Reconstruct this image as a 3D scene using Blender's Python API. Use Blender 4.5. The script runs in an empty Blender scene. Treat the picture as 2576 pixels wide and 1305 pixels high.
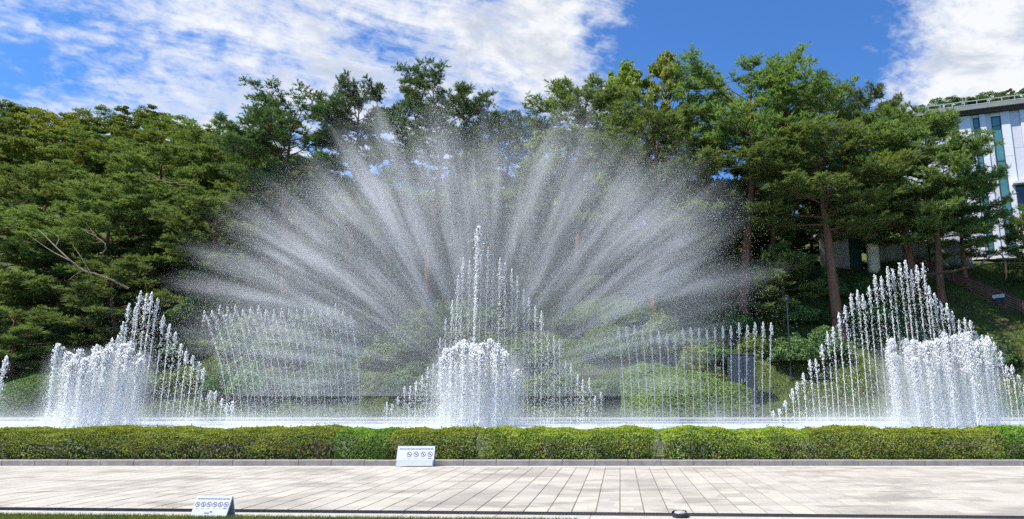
import bpy, math, random
import numpy as np
from mathutils import Vector
R = math.radians
SC = bpy.context.scene
COL = SC.collection

# ------------------------------------------------------------------ camera
PITCH = R(12.0)
FPX, CX, CY = 1679.0, 1560.0, 652.5          # focal length and centre on a 2576 x 1305 grid
EYE = 1.6
cam_d = bpy.data.cameras.new('camera')
cam = bpy.data.objects.new('camera', cam_d)
COL.objects.link(cam)
cam.location = (0, 0, EYE)
cam.rotation_euler = (R(90) + PITCH, 0, 0)
cam_d.sensor_width = 36
cam_d.lens = FPX / 2576 * 36
cam_d.shift_x = -(CX - 1288) / 2576
cam_d.clip_end = 2000
SC.camera = cam

def ray(px, py):
    u = (px - CX) / FPX
    v = (CY - py) / FPX
    return np.array([u, math.cos(PITCH) - v * math.sin(PITCH), math.sin(PITCH) + v * math.cos(PITCH)])

def P(px, py, Y):
    r = ray(px, py)
    return np.array([0, 0, EYE]) + r * (Y / r[1])

def G(px, py, z=0.0):
    r = ray(px, py)
    return np.array([0, 0, EYE]) + r * ((z - EYE) / r[2])

# ------------------------------------------------------------------ sky, sun, exposure
SUN = Vector((-0.46, -0.20, 0.87)).normalized()
SUN_EL = math.asin(SUN.z)
SUN_AZ = math.atan2(SUN.x, SUN.y)

class NT:
    """small helper to write node trees"""
    def __init__(s, tree):
        s.t = tree
        tree.nodes.clear()
    def n(s, typ, props=None, **ins):
        nd = s.t.nodes.new(typ)
        for k, v in (props or {}).items():
            setattr(nd, k, v)
        for k, v in ins.items():
            s.set(nd, k, v)
        return nd
    def set(s, nd, key, v):
        sock = nd.inputs[int(key[1:])] if key[0] == 'i' and key[1:].isdigit() else nd.inputs[key.replace('_', ' ')]
        if isinstance(v, bpy.types.NodeSocket):
            s.t.links.new(v, sock)
        else:
            sock.default_value = v
    def math(s, op, a, b=None, c=None, clamp=False):
        nd = s.n('ShaderNodeMath', {'operation': op, 'use_clamp': clamp}, i0=a)
        if b is not None: s.set(nd, 'i1', b)
        if c is not None: s.set(nd, 'i2', c)
        return nd.outputs[0]
    def vm(s, op, a, b=None):
        nd = s.n('ShaderNodeVectorMath', {'operation': op}, i0=a)
        if b is not None: s.set(nd, 'i1', b)
        return nd.outputs['Value'] if op in ('DOT_PRODUCT', 'LENGTH') else nd.outputs[0]
    def mix(s, f, a, b, blend='MIX'):
        nd = s.n('ShaderNodeMix', {'data_type': 'RGBA', 'blend_type': blend})
        for k, v in ((0, f), (6, a), (7, b)):
            if isinstance(v, bpy.types.NodeSocket): s.t.links.new(v, nd.inputs[k])
            else: nd.inputs[k].default_value = v
        return nd.outputs[2]
    def ramp(s, f, stops):
        nd = s.n('ShaderNodeValToRGB', i0=f)
        cr = nd.color_ramp
        while len(cr.elements) < len(stops): cr.elements.new(0.5)
        for e, (p, c) in zip(cr.elements, stops):
            e.position = p
            e.color = c if len(c) == 4 else (*c, 1)
        return nd.outputs[0]
    def noise(s, vec, scale, detail=4, rough=0.55, dist=0.0):
        nd = s.n('ShaderNodeTexNoise', Vector=vec, Scale=scale, Detail=detail, Roughness=rough, Distortion=dist)
        return nd.outputs[0]
    def step(s, v, a, b):
        nd = s.n('ShaderNodeMapRange', {'interpolation_type': 'SMOOTHSTEP'}, i0=v, i1=a, i2=b)
        return nd.outputs[0]

CLOUD_LIT, CLOUD_GREY = (6.15, 6.25, 6.4, 1), (3.9, 4.25, 4.8, 1)
world = bpy.data.worlds.new('World')
SC.world = world
world.use_nodes = True
W = NT(world.node_tree)
sky = W.n('ShaderNodeTexSky', {'sky_type': 'NISHITA', 'sun_disc': False, 'sun_elevation': SUN_EL,
                               'sun_rotation': SUN_AZ, 'altitude': 600, 'air_density': 1.0,
                               'dust_density': 0.25, 'ozone_density': 3.0})
blue = W.mix(1.0, sky.outputs[0], (0.54, 0.92, 1.34, 1), 'MULTIPLY')
dirv = W.n('ShaderNodeTexCoord').outputs['Generated']
sep = W.n('ShaderNodeSeparateXYZ', i0=dirv)
zc = W.math('ADD', W.math('MAXIMUM', sep.outputs[2], 0.0), 0.22)
uv = W.n('ShaderNodeCombineXYZ', i0=W.math('DIVIDE', sep.outputs[0], zc), i1=W.math('DIVIDE', sep.outputs[1], zc)).outputs[0]
# streaky high cloud, drawn out along one wind direction, and dappled puffs
mp = W.n('ShaderNodeMapping', Vector=W.n('ShaderNodeMapping', Vector=uv, Rotation=(0, 0, R(-32))).outputs[0], Scale=(0.75, 2.4, 1)).outputs[0]
cirrus = W.noise(mp, 3.0, 7, 0.66, 0.7)
puffs = W.noise(uv, 4.6, 6, 0.62, 0.25)
dapple = W.noise(uv, 26.0, 3, 0.6, 0.3)
big = W.noise(uv, 1.1, 3, 0.5, 0.0)
def blob(px, py, r_in, r_out):
    d = Vector(ray(px, py)).normalized()
    return W.step(W.vm('DOT_PRODUCT', dirv, tuple(d)), math.cos(r_out), math.cos(r_in))
cover = W.math('MULTIPLY_ADD', big, 0.5, -0.32)
for px, py, ri, ro, wgt in ((1455, 85, .01, .13, .46), (1290, 10, .02, .16, .16), (1050, 30, .02, .26, .22), (830, 150, .02, .28, .14), (600, 260, .02, .20, .22), (330, 200, .02, .22, .12),
                            (60, 60, .02, .22, .14), (1330, 280, .02, .22, .12), (2560, 110, .02, .34, .46), (2400, 230, .02, .12, .24), (2300, 120, .01, .13, .26), (2576, 20, .02, .2, .2),
                            (1930, 60, .03, .30, -.50), (2060, 200, .02, .22, -.34), (2180, 30, .02, .14, -.20), (1740, 170, .02, .12, -.22), (650, 130, .01, .07, -.10), (270, 30, .01, .10, -.12), (20, 200, .01, .08, -.16)):
    cover = W.math('MULTIPLY_ADD', blob(px, py, ri, ro), wgt, cover)
dens = W.math('MULTIPLY_ADD', cirrus, 1.5, -0.75)
dens = W.math('ADD', dens, W.math('MULTIPLY_ADD', puffs, 1.2, -0.6))
dens = W.math('ADD', dens, W.math('MULTIPLY_ADD', dapple, 1.0, -0.5))
dens = W.math('ADD', dens, cover)
alpha = W.math('POWER', W.step(dens, -0.16, 0.74), 0.85)
thick = W.step(dens, 0.20, 0.60)
shade = W.noise(uv, 5.0, 5, 0.62, 0.4)
ccol = W.mix(W.math('MULTIPLY', thick, W.step(shade, 0.44, 0.64)), CLOUD_LIT, CLOUD_GREY)
skyc = W.mix(W.math('MULTIPLY', alpha, 0.97), blue, ccol)
bg = W.n('ShaderNodeBackground', Color=skyc, Strength=0.082)
W.n('ShaderNodeOutputWorld', Surface=bg.outputs[0])

sun_d = bpy.data.lights.new('sun', 'SUN')
sun_d.energy = 4.2
sun_d.angle = R(0.6)
sun_d.color = (1.0, 0.955, 0.87)
sun = bpy.data.objects.new('sun', sun_d)
COL.objects.link(sun)
sun.rotation_euler = SUN.to_track_quat('Z', 'Y').to_euler()
vs = SC.view_settings
vs.view_transform = 'Standard'
vs.look = 'None'
vs.exposure = 0.95
vs.gamma = 1.0
vs.use_curve_mapping = False
SC.render.engine = 'CYCLES'
cy = SC.cycles
cy.max_bounces = 8
cy.diffuse_bounces = 5
cy.glossy_bounces = 2
cy.transmission_bounces = 3
cy.transparent_max_bounces = 6
cy.sample_clamp_indirect = 6
cy.use_denoising = False
cy.caustics_reflective = False
cy.caustics_refractive = False

# ------------------------------------------------------------------ mesh helpers
def mesh_np(name, V, F, smooth=False):
    V = np.asarray(V, dtype=np.float32)
    F = np.asarray(F, dtype=np.int32)
    k = F.shape[1]
    me = bpy.data.meshes.new(name)
    me.vertices.add(len(V)); me.vertices.foreach_set('co', V.ravel())
    me.loops.add(F.size); me.loops.foreach_set('vertex_index', F.ravel())
    me.polygons.add(len(F))
    me.polygons.foreach_set('loop_start', np.arange(0, F.size, k, dtype=np.int32))
    me.polygons.foreach_set('loop_total', np.full(len(F), k, dtype=np.int32))
    me.polygons.foreach_set('use_smooth', np.full(len(F), bool(smooth), dtype=bool))
    me.update(calc_edges=True)
    return me

def cat(parts):
    Vs, Fs, o = [], [], 0
    for V, F in parts:
        Vs.append(np.asarray(V, float)); Fs.append(np.asarray(F, int) + o); o += len(V)
    return np.concatenate(Vs), np.concatenate(Fs)

def link(name, me, mat, parent=None, loc=None):
    if mat is not None and not me.materials: me.materials.append(mat)
    o = bpy.data.objects.new(name, me)
    COL.objects.link(o)
    if parent is not None: o.parent = parent
    if loc is not None: o.location = loc
    return o

def obj(name, VF, mat, parent=None, smooth=False, loc=None):
    return link(name, mesh_np(name, VF[0], VF[1], smooth), mat, parent, loc)

def empty(name, loc=(0, 0, 0), rz=0.0, scale=None):
    o = bpy.data.objects.new(name, None)
    COL.objects.link(o)
    o.location = loc
    o.rotation_euler = (0, 0, rz)
    if scale is not None: o.scale = scale
    o.empty_display_size = 0.2
    return o

def tag(o, label=None, cat_=None, group=None, kind=None):
    if label: o['label'] = label
    if cat_: o['category'] = cat_
    if group: o['group'] = group
    if kind: o['kind'] = kind
    return o

def box(x0, x1, y0, y1, z0, z1, bev=0.0):
    if bev <= 0:
        V = [(x, y, z) for x in (x0, x1) for y in (y0, y1) for z in (z0, z1)]
        F = [(0, 1, 3, 2), (4, 6, 7, 5), (0, 4, 5, 1), (2, 3, 7, 6), (0, 2, 6, 4), (1, 5, 7, 3)]
        return np.array(V, float), np.array(F)
    b = bev     # chamfered top edges
    V = [(x0, y0, z0), (x1, y0, z0), (x1, y1, z0), (x0, y1, z0), (x0, y0, z1 - b), (x1, y0, z1 - b), (x1, y1, z1 - b), (x0, y1, z1 - b),
         (x0 + b, y0 + b, z1), (x1 - b, y0 + b, z1), (x1 - b, y1 - b, z1), (x0 + b, y1 - b, z1)]
    F = [(0, 3, 2, 1), (0, 1, 5, 4), (1, 2, 6, 5), (2, 3, 7, 6), (3, 0, 4, 7), (4, 5, 9, 8), (5, 6, 10, 9), (6, 7, 11, 10), (7, 4, 8, 11), (8, 9, 10, 11)]
    return np.array(V, float), np.array(F)

def bar(a, b, w, h):
    """box beam from a to b, width w (sideways), height h"""
    a = np.array(a, float); b = np.array(b, float)
    d = b - a; L = np.linalg.norm(d); d /= L
    s = np.cross(d, (0, 0, 1.0))
    if np.linalg.norm(s) < 1e-4: s = np.array([1.0, 0, 0])
    s /= np.linalg.norm(s)
    u = np.cross(s, d)
    V = [p + s * sw * w / 2 + u * sh * h / 2 for p in (a, b) for sw in (-1, 1) for sh in (-1, 1)]
    F = [(0, 1, 3, 2), (4, 6, 7, 5), (0, 4, 5, 1), (2, 3, 7, 6), (0, 2, 6, 4), (1, 5, 7, 3)]
    return np.array(V), np.array(F)

def tube(pts, rad, n=6, caps=True):
    pts = np.asarray(pts, float)
    m = len(pts)
    rad = np.broadcast_to(np.asarray(rad, float), (m,))
    tan = np.gradient(pts, axis=0)
    tan /= np.linalg.norm(tan, axis=1, keepdims=True) + 1e-9
    ref = np.array([0, 0, 1.0]) if abs(tan[:, 2]).mean() < 0.8 else np.array([1.0, 0, 0])
    s = np.cross(tan, ref); s /= np.linalg.norm(s, axis=1, keepdims=True) + 1e-9
    u = np.cross(s, tan)
    a = np.linspace(0, 2 * np.pi, n, endpoint=False)
    V = (pts[:, None] + rad[:, None, None] * (np.cos(a)[None, :, None] * s[:, None] + np.sin(a)[None, :, None] * u[:, None])).reshape(-1, 3)
    i = np.arange(m - 1)[:, None] * n; j = np.arange(n)[None]; k = (j + 1) % n
    F = np.stack([i + j, i + k, i + n + k, i + n + j], -1).reshape(-1, 4)
    if caps:
        V = np.vstack([V, pts[:1], pts[-1:]])
        b, t = m * n, m * n + 1
        jj = np.arange(n); kk = (jj + 1) % n
        F = np.vstack([F, np.stack([np.full(n, b), kk, jj, np.full(n, b)], -1), np.stack([np.full(n, t), (m - 1) * n + jj, (m - 1) * n + kk, np.full(n, t)], -1)])
        # degenerate quads become triangles split by the centre: keep as quads with a mid edge point
        F = F[: (m - 1) * n]
        V = V[:-2]
    return V, F

def lathe(prof, n=24):
    prof = np.array(prof, float)
    a = np.linspace(0, 2 * np.pi, n, endpoint=False)
    V = np.stack([prof[:, None, 0] * np.cos(a), prof[:, None, 0] * np.sin(a), np.repeat(prof[:, 1:2], n, 1)], -1).reshape(-1, 3)
    m = len(prof)
    i = np.arange(m - 1)[:, None] * n; j = np.arange(n)[None]; k = (j + 1) % n
    return V, np.stack([i + j, i + k, i + n + k, i + n + j], -1).reshape(-1, 4)

def unit(v):
    return v / (np.linalg.norm(v, axis=-1, keepdims=True) + 1e-9)

ONES = ('zero first second third fourth fifth sixth seventh eighth ninth tenth eleventh twelfth thirteenth fourteenth fifteenth sixteenth seventeenth eighteenth nineteenth').split()
TENS = {2: ('twentieth', 'twenty'), 3: ('thirtieth', 'thirty'), 4: ('fortieth', 'forty'), 5: ('fiftieth', 'fifty')}
def nth(k):
    if k < 20: return ONES[k]
    t, o = divmod(k, 10)
    return TENS[t][0] if o == 0 else TENS[t][1] + '-' + ONES[o]

# ------------------------------------------------------------------ materials
def material(name):
    m = bpy.data.materials.new(name)
    m.use_nodes = True
    return m, NT(m.node_tree)

def mat_plain(name, col, rough=0.7, var=0.15, scale=6.0, metal=0.0, bump=0.0, spec=0.3, streak=False):
    m, t = material(name)
    pos = t.n('ShaderNodeNewGeometry').outputs['Position']
    v = t.n('ShaderNodeMapping', Vector=pos, Scale=(1, 1, 0.15) if streak else (1, 1, 1)).outputs[0]
    nz = t.noise(v, scale, 6, 0.65)
    lo = tuple(c * (1 - var) for c in col); hi = tuple(min(1, c * (1 + var)) for c in col)
    c = t.ramp(nz, [(0.3, lo), (0.7, hi)])
    b = t.n('ShaderNodeBsdfPrincipled', Base_Color=c, Roughness=rough, Metallic=metal)
    b.inputs['Specular IOR Level'].default_value = spec
    if bump:
        t.set(b, 'Normal', t.n('ShaderNodeBump', Strength=bump, Distance=0.02, Height=t.noise(pos, scale * 6, 4)).outputs[0])
    t.n('ShaderNodeOutputMaterial', Surface=b.outputs[0])
    return m

def mat_leaf(name, c1, c2, c3, scale=1.2, trans=0.35, gloss=0.06, fine=9.0):
    """leaf colours that vary from clump to clump and leaf to leaf"""
    m, t = material(name)
    geo = t.n('ShaderNodeNewGeometry')
    pos = geo.outputs['Position']
    a = t.noise(pos, scale, 3, 0.6)
    b = t.noise(pos, fine, 2, 0.5)
    f = t.math('ADD', t.math('MULTIPLY', a, 0.6), t.math('MULTIPLY', b, 0.4))
    c1, c2, c3 = [tuple(min(1, v * 1.0) for v in c) for c in (c1, c2, c3)]
    col = t.ramp(f, [(0.36, c1), (0.50, c2), (0.64, c3)])
    rnd = t.n('ShaderNodeObjectInfo').outputs['Random']
    hs = t.n('ShaderNodeHueSaturation', Hue=t.math('MULTIPLY_ADD', rnd, 0.03, 0.485), Saturation=1.0, Value=t.math('MULTIPLY_ADD', rnd, 0.4, 0.8), Color=col)
    col = hs.outputs[0]
    d = t.n('ShaderNodeBsdfDiffuse', Color=col)
    tc = t.mix(1.0, col, (1.25, 1.30, 0.55, 1), 'MULTIPLY')
    tr = t.n('ShaderNodeBsdfTranslucent', Color=tc)
    mx = t.n('ShaderNodeMixShader', i0=trans, i1=d.outputs[0], i2=tr.outputs[0])
    g = t.n('ShaderNodeBsdfGlossy', Color=(0.8, 0.85, 0.8, 1), Roughness=0.6)
    mx2 = t.n('ShaderNodeMixShader', i0=gloss * 0.5, i1=mx.outputs[0], i2=g.outputs[0])
    t.n('ShaderNodeOutputMaterial', Surface=mx2.outputs[0])
    return m

def mat_water_drop(name, col=(0.95, 0.965, 0.98), gloss=0.06):
    m, t = material(name)
    d = t.n('ShaderNodeBsdfDiffuse', Color=(*col, 1))
    tr = t.n('ShaderNodeBsdfTranslucent', Color=(*col, 1))
    mx = t.n('ShaderNodeMixShader', i0=0.5, i1=d.outputs[0], i2=tr.outputs[0])
    g = t.n('ShaderNodeBsdfGlossy', Color=(1, 1, 1, 1), Roughness=0.35)
    mx2 = t.n('ShaderNodeMixShader', i0=gloss, i1=mx.outputs[0], i2=g.outputs[0])
    t.n('ShaderNodeOutputMaterial', Surface=mx2.outputs[0])
    return m

M = {}
M['mist'] = mat_water_drop('fine_spray', (0.93, 0.95, 0.97), 0.0)
M['needle'] = mat_leaf('pine_needles', (0.1, 0.15, 0.052), (0.155, 0.218, 0.07), (0.235, 0.295, 0.092), 0.9, 0.45, 0.05)
M['needle_shaded'] = mat_leaf('shaded_pine_needles', (0.05, 0.09, 0.04), (0.085, 0.14, 0.056), (0.135, 0.19, 0.07), 0.9, 0.38, 0.05)  # darker needle copy: backlit shade of the centre pines put into the colour
M['leaf'] = mat_leaf('broad_leaves', (0.095, 0.135, 0.03), (0.16, 0.205, 0.046), (0.235, 0.265, 0.065), 0.5, 0.35)
M['leaf_yellow'] = mat_leaf('yellow_green_leaves', (0.15, 0.2, 0.028), (0.24, 0.28, 0.042), (0.36, 0.36, 0.06), 0.8, 0.4)
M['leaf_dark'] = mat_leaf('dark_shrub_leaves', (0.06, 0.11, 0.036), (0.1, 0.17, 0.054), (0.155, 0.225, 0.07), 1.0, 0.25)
M['leaf_bush'] = mat_leaf('azalea_leaves', (0.065, 0.125, 0.03), (0.11, 0.19, 0.045), (0.175, 0.26, 0.065), 1.5, 0.3)
M['leaf_hedge'] = mat_leaf('hedge_leaves', (0.145, 0.198, 0.017), (0.255, 0.318, 0.026), (0.375, 0.425, 0.047), 2.2, 0.30, 0.06, 14)
M['leaf_hedge_green'] = mat_leaf('fresh_hedge_leaves', (0.085, 0.18, 0.014), (0.16, 0.29, 0.022), (0.25, 0.38, 0.04), 2.2, 0.30, 0.06, 14)
M['leaf_bright'] = mat_leaf('bright_bush_leaves', (0.14, 0.25, 0.035), (0.22, 0.36, 0.05), (0.3, 0.44, 0.07), 2.0, 0.35)
M['grass'] = mat_leaf('grass_blades', (0.055, 0.09, 0.022), (0.095, 0.14, 0.032), (0.17, 0.20, 0.05), 0.6, 0.3, 0.03)
M['lawn'] = mat_leaf('lawn_blades', (0.09, 0.15, 0.03), (0.14, 0.2, 0.04), (0.2, 0.26, 0.05), 2.0, 0.3, 0.03)
M['bark'] = mat_plain('pine_bark', (0.17, 0.092, 0.062), 0.9, 0.45, 5, bump=0.6, streak=True, spec=0.1)
M['bark_grey'] = mat_plain('grey_bark', (0.075, 0.058, 0.045), 0.9, 0.4, 6, bump=0.6, streak=True, spec=0.1)
M['deadwood'] = mat_plain('dead_wood', (0.26, 0.20, 0.15), 0.85, 0.35, 5, spec=0.1)
M['twig'] = mat_plain('hedge_twigs', (0.17, 0.115, 0.085), 0.9, 0.45, 9, spec=0.1)
M['drop'] = mat_water_drop('white_water')
M['conc'] = mat_plain('concrete', (0.30, 0.29, 0.28), 0.9, 0.3, 1.5, bump=0.2, streak=True)
M['granite'] = mat_plain('granite_kerb', (0.27, 0.25, 0.23), 0.8, 0.25, 5, bump=0.15)
M['panel'] = mat_plain('white_cladding', (0.68, 0.68, 0.73), 0.55, 0.05, 1.0)
M['panel_grey'] = mat_plain('pale_grey_cladding', (0.58, 0.58, 0.64), 0.6, 0.06, 1.0)
M['roof_grey'] = mat_plain('grey_roof_edge', (0.24, 0.25, 0.24), 0.6, 0.1, 2)
M['soffit'] = mat_plain('dark_soffit', (0.07, 0.06, 0.05), 0.8, 0.1, 2)
M['rail_pale'] = mat_plain('pale_metal_rail', (0.45, 0.47, 0.42), 0.4, 0.1, 4, metal=0.3)
M['steel'] = mat_plain('galvanised_rail', (0.42, 0.46, 0.47), 0.4, 0.15, 4, metal=0.4)
M['glass'] = mat_plain('teal_glass', (0.07, 0.20, 0.20), 0.08, 0.3, 0.6, spec=0.8)
M['glass_dark'] = mat_plain('dark_glass', (0.015, 0.018, 0.022), 0.08, 0.2, 1, spec=0.8)
M['frame'] = mat_plain('dark_window_frame', (0.04, 0.07, 0.075), 0.5, 0.1, 3)
M['green_door'] = mat_plain('dark_green_door', (0.012, 0.045, 0.042), 0.35, 0.2, 2)
M['dark_metal'] = mat_plain('dark_painted_metal', (0.030, 0.033, 0.038), 0.45, 0.2, 4)
M['cabinet'] = mat_plain('slate_grey_cabinet', (0.045, 0.055, 0.070), 0.55, 0.15, 2)
M['wood'] = mat_plain('brown_stair_wood', (0.15, 0.080, 0.058), 0.8, 0.35, 5, bump=0.3, streak=True)
M['white'] = mat_plain('white_sign', (0.60, 0.62, 0.68), 0.5, 0.04, 3)
M['sign_grey'] = mat_plain('grey_sign_band', (0.50, 0.53, 0.56), 0.5, 0.05, 3)
M['ink_blue'] = mat_plain('blue_grey_ink', (0.13, 0.17, 0.30), 0.6, 0.1, 3)
M['ink_violet'] = mat_plain('violet_ink', (0.17, 0.10, 0.21), 0.6, 0.1, 3)
M['ink_red'] = mat_plain('red_ink', (0.40, 0.03, 0.08), 0.6, 0.1, 3)
M['lens'] = mat_plain('white_lens', (0.35, 0.36, 0.38), 0.2, 0.1, 3)
M['orange'] = mat_plain('orange_post', (0.75, 0.32, 0.14), 0.6, 0.1, 3)
M['cream'] = mat_plain('cream_column_tiles', (0.72, 0.66, 0.58), 0.6, 0.1, 2)

def m_paving():
    m, t = material('pale_paving_stone')
    pos = t.n('ShaderNodeNewGeometry').outputs['Position']
    cell = t.vm('FLOOR', t.vm('DIVIDE', pos, (0.36, 0.48, 50.0)))
    wn = t.n('ShaderNodeTexWhiteNoise', i0=cell)
    c = t.ramp(wn.outputs[0], [(0.0, (0.325, 0.298, 0.252)), (0.3, (0.385, 0.352, 0.298)), (0.7, (0.412, 0.380, 0.33)), (1.0, (0.45, 0.41, 0.335))])
    st = t.noise(t.n('ShaderNodeMapping', Vector=pos, Scale=(0.5, 1.2, 1)).outputs[0], 1.0, 7, 0.65, 0.4)
    c = t.mix(t.step(st, 0.48, 0.66), c, (0.245, 0.22, 0.185, 1))
    wet = t.noise(pos, 0.33, 4, 0.6, 0.8)
    c = t.mix(t.math('MULTIPLY', t.step(wet, 0.52, 0.62), 0.55), c, (0.235, 0.212, 0.185, 1))
    sp = t.noise(pos, 60, 3, 0.7)
    c = t.mix(t.math('MULTIPLY', t.step(sp, 0.50, 0.72), 0.4), c, (0.26, 0.245, 0.23, 1))
    b = t.n('ShaderNodeBsdfPrincipled', Base_Color=c, Roughness=0.8)
    t.set(b, 'Normal', t.n('ShaderNodeBump', Strength=0.25, Distance=0.01, Height=t.noise(pos, 35, 5)).outputs[0])
    t.n('ShaderNodeOutputMaterial', Surface=b.outputs[0])
    return m
M['paving'] = m_paving()
M['joint'] = mat_plain('joint_mortar', (0.12, 0.10, 0.08), 0.95, 0.4, 3)
M['strip'] = mat_plain('pale_edge_stone', (0.40, 0.37, 0.33), 0.8, 0.15, 5, bump=0.1)

def m_ground():
    m, t = material('earth_and_grass')
    pos = t.n('ShaderNodeNewGeometry').outputs['Position']
    a = t.noise(pos, 0.22, 5, 0.6, 0.3)
    b = t.noise(pos, 2.5, 6, 0.65)
    soil = t.ramp(b, [(0.3, (0.040, 0.036, 0.022)), (0.7, (0.085, 0.075, 0.045))])
    green = t.ramp(b, [(0.3, (0.035, 0.055, 0.015)), (0.7, (0.10, 0.125, 0.035))])
    c = t.mix(t.step(a, 0.30, 0.48), soil, green)
    bs = t.n('ShaderNodeBsdfPrincipled', Base_Color=c, Roughness=0.95)
    bs.inputs['Specular IOR Level'].default_value = 0.1
    t.set(bs, 'Normal', t.n('ShaderNodeBump', Strength=0.6, Distance=0.08, Height=b).outputs[0])
    t.n('ShaderNodeOutputMaterial', Surface=bs.outputs[0])
    return m
M['ground'] = m_ground()

def m_water():
    m, t = material('churned_pool_water')
    pos = t.n('ShaderNodeNewGeometry').outputs['Position']
    f = t.noise(pos, 0.9, 8, 0.7, 0.6)
    col = t.ramp(f, [(0.35, (0.20, 0.27, 0.31)), (0.52, (0.62, 0.70, 0.75)), (0.66, (0.85, 0.88, 0.91))])
    b = t.n('ShaderNodeBsdfPrincipled', Base_Color=col, Roughness=0.22)
    t.set(b, 'Normal', t.n('ShaderNodeBump', Strength=0.7, Distance=0.06, Height=t.noise(pos, 5.0, 6, 0.65)).outputs[0])
    t.n('ShaderNodeOutputMaterial', Surface=b.outputs[0])
    return m
M['water'] = m_water()

# ------------------------------------------------------------------ terrain
def sstep(a, b, x):
    t = np.clip((np.asarray(x, float) - a) / (b - a), 0, 1)
    return t * t * (3 - 2 * t)

def ground(x, y):
    x = np.asarray(x, float); y = np.asarray(y, float)
    s = y - 38.5
    ramp = 0.8 * np.log1p(np.exp(np.clip(s * 1.2, -40, 40))) / 1.2
    top = 12.6
    ramp = -np.log(np.exp(-np.clip(ramp, 0, 60) * 0.9) + np.exp(-top * 0.9)) / 0.9 + np.log1p(math.exp(-top * 0.9)) / 0.9
    ramp = ramp + np.clip(0.42 * (y - 60), 0, 11)
    left = sstep(-28, -66, x) * np.clip(0.5 * (y - 52) - np.clip(0.42 * (y - 60), 0, 11), 0, 23)
    right = sstep(24, 60, x) * np.clip(0.95 * (y - 82), 0, 27)
    bump = (0.25 * np.sin(x * 0.45 + y * 0.3) + 0.18 * np.sin(x * 1.1 - y * 0.8 + 1.0)) * sstep(39, 44, y)
    base = np.where(y > 35.2, 0.62, 0.0)
    return base + ramp * (y > 35.2) + left + right + bump

def build_ground():
    xs = np.concatenate([[-700, -400, -250, -170], np.arange(-130, 100.1, 1.6), [130, 180, 260, 420, 700]])
    ys = np.concatenate([[-300, -120, -50, -20, 0, 10, 19, 23.0, 35.19, 35.21], np.arange(36, 70, 0.8), np.arange(70, 150, 2.5), [170, 220, 300, 500, 900]])
    X, Y = np.meshgrid(xs, ys)
    Z = ground(X, Y) - 0.05 * (Y < 35.2)
    V = np.stack([X, Y, Z], -1).reshape(-1, 3)
    nx = len(xs)
    i = np.arange(len(ys) - 1)[:, None] * nx; j = np.arange(nx - 1)[None]
    F = np.stack([i + j, i + j + 1, i + nx + j + 1, i + nx + j], -1).reshape(-1, 4)
    o = obj('ground', (V, F), M['ground'], smooth=True)
    tag(o, kind='structure')
build_ground()

# ------------------------------------------------------------------ paving, kerb, drain, lawn
KY = float(G(1288, 1171)[1])                 # front face of the kerb
DA, DB = G(0, 1277), G(2576, 1299)           # back edge of the drain, left and right
def drain_y(x):
    return DA[1] + (DB[1] - DA[1]) * (x - DA[0]) / (DB[0] - DA[0])

rng = np.random.default_rng(5)
pav = obj('pavement', box(-60, 40, -6, KY, -0.045, -0.006), M['joint'])
tag(pav, kind='structure')
TW, TL, GAP = 0.36, 0.48, 0.014
slab_meshes = []
for k in range(4):
    V, F = box(GAP / 2, TW - GAP / 2, GAP / 2, TL - GAP / 2, -0.014, 0.0, 0.004)
    V = V.copy(); V[8:, 2] += rng.uniform(-0.0015, 0.0015, 4)
    me = mesh_np('paving_slab', V, F); me.materials.append(M['paving'])
    slab_meshes.append(me)
cells = []
for iy in range(int(KY / TL) + 1):
    for ix in range(-75, 50):
        x, y = ix * TW, iy * TL
        if y + TL > KY + 0.02 or y + TL < drain_y(x) - 0.1: continue
        xm = x + TW / 2
        half_l, half_r = G(0, 1280)[0] / G(0, 1280)[1] * (y + TL), G(2576, 1280)[0] / G(2576, 1280)[1] * (y + TL)
        if x + TW < half_l - 4 or x > half_r + 4: continue
        vis = x + TW > half_l and x < half_r
        cells.append((0 if vis else 1, y, abs(xm), x))
cells.sort()
rest = []
for k, (hid, y, _, x) in enumerate(cells):
    if k < 300:
        o = link('paving_slab', slab_meshes[k % 4], None, pav, (x, y, rng.uniform(-0.002, 0.0)))
    else:
        V, F = box(x + GAP / 2, x + TW - GAP / 2, y + GAP / 2, y + TL - GAP / 2, -0.014, rng.uniform(-0.002, 0.0), 0.004)
        rest.append((V, F))
o = obj('far_paving_slabs', cat(rest), M['paving'], pav); o['kind'] = 'stuff'
lastrow = max(c[1] for c in cells) + TL
o = obj('border_course', box(-40, 30, lastrow + 0.012, KY - 0.012, -0.014, -0.003, 0.004), M['strip'], pav)

kerb = obj('kerb', box(-40, 30, KY + 0.02, KY + 0.2, -0.05, 0.09), M['joint'])
tag(kerb, kind='structure')
kl = 0.84
ks = mesh_np('kerb_stone', *box(0.006, kl - 0.006, 0, 0.22, -0.03, 0.135, 0.012)); ks.materials.append(M['granite'])
for i in range(-24, 19):
    link('kerb_stone', ks, None, kerb, (i * kl + 0.2, KY + rng.uniform(-0.004, 0.004), rng.uniform(-0.004, 0.004)))

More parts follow.
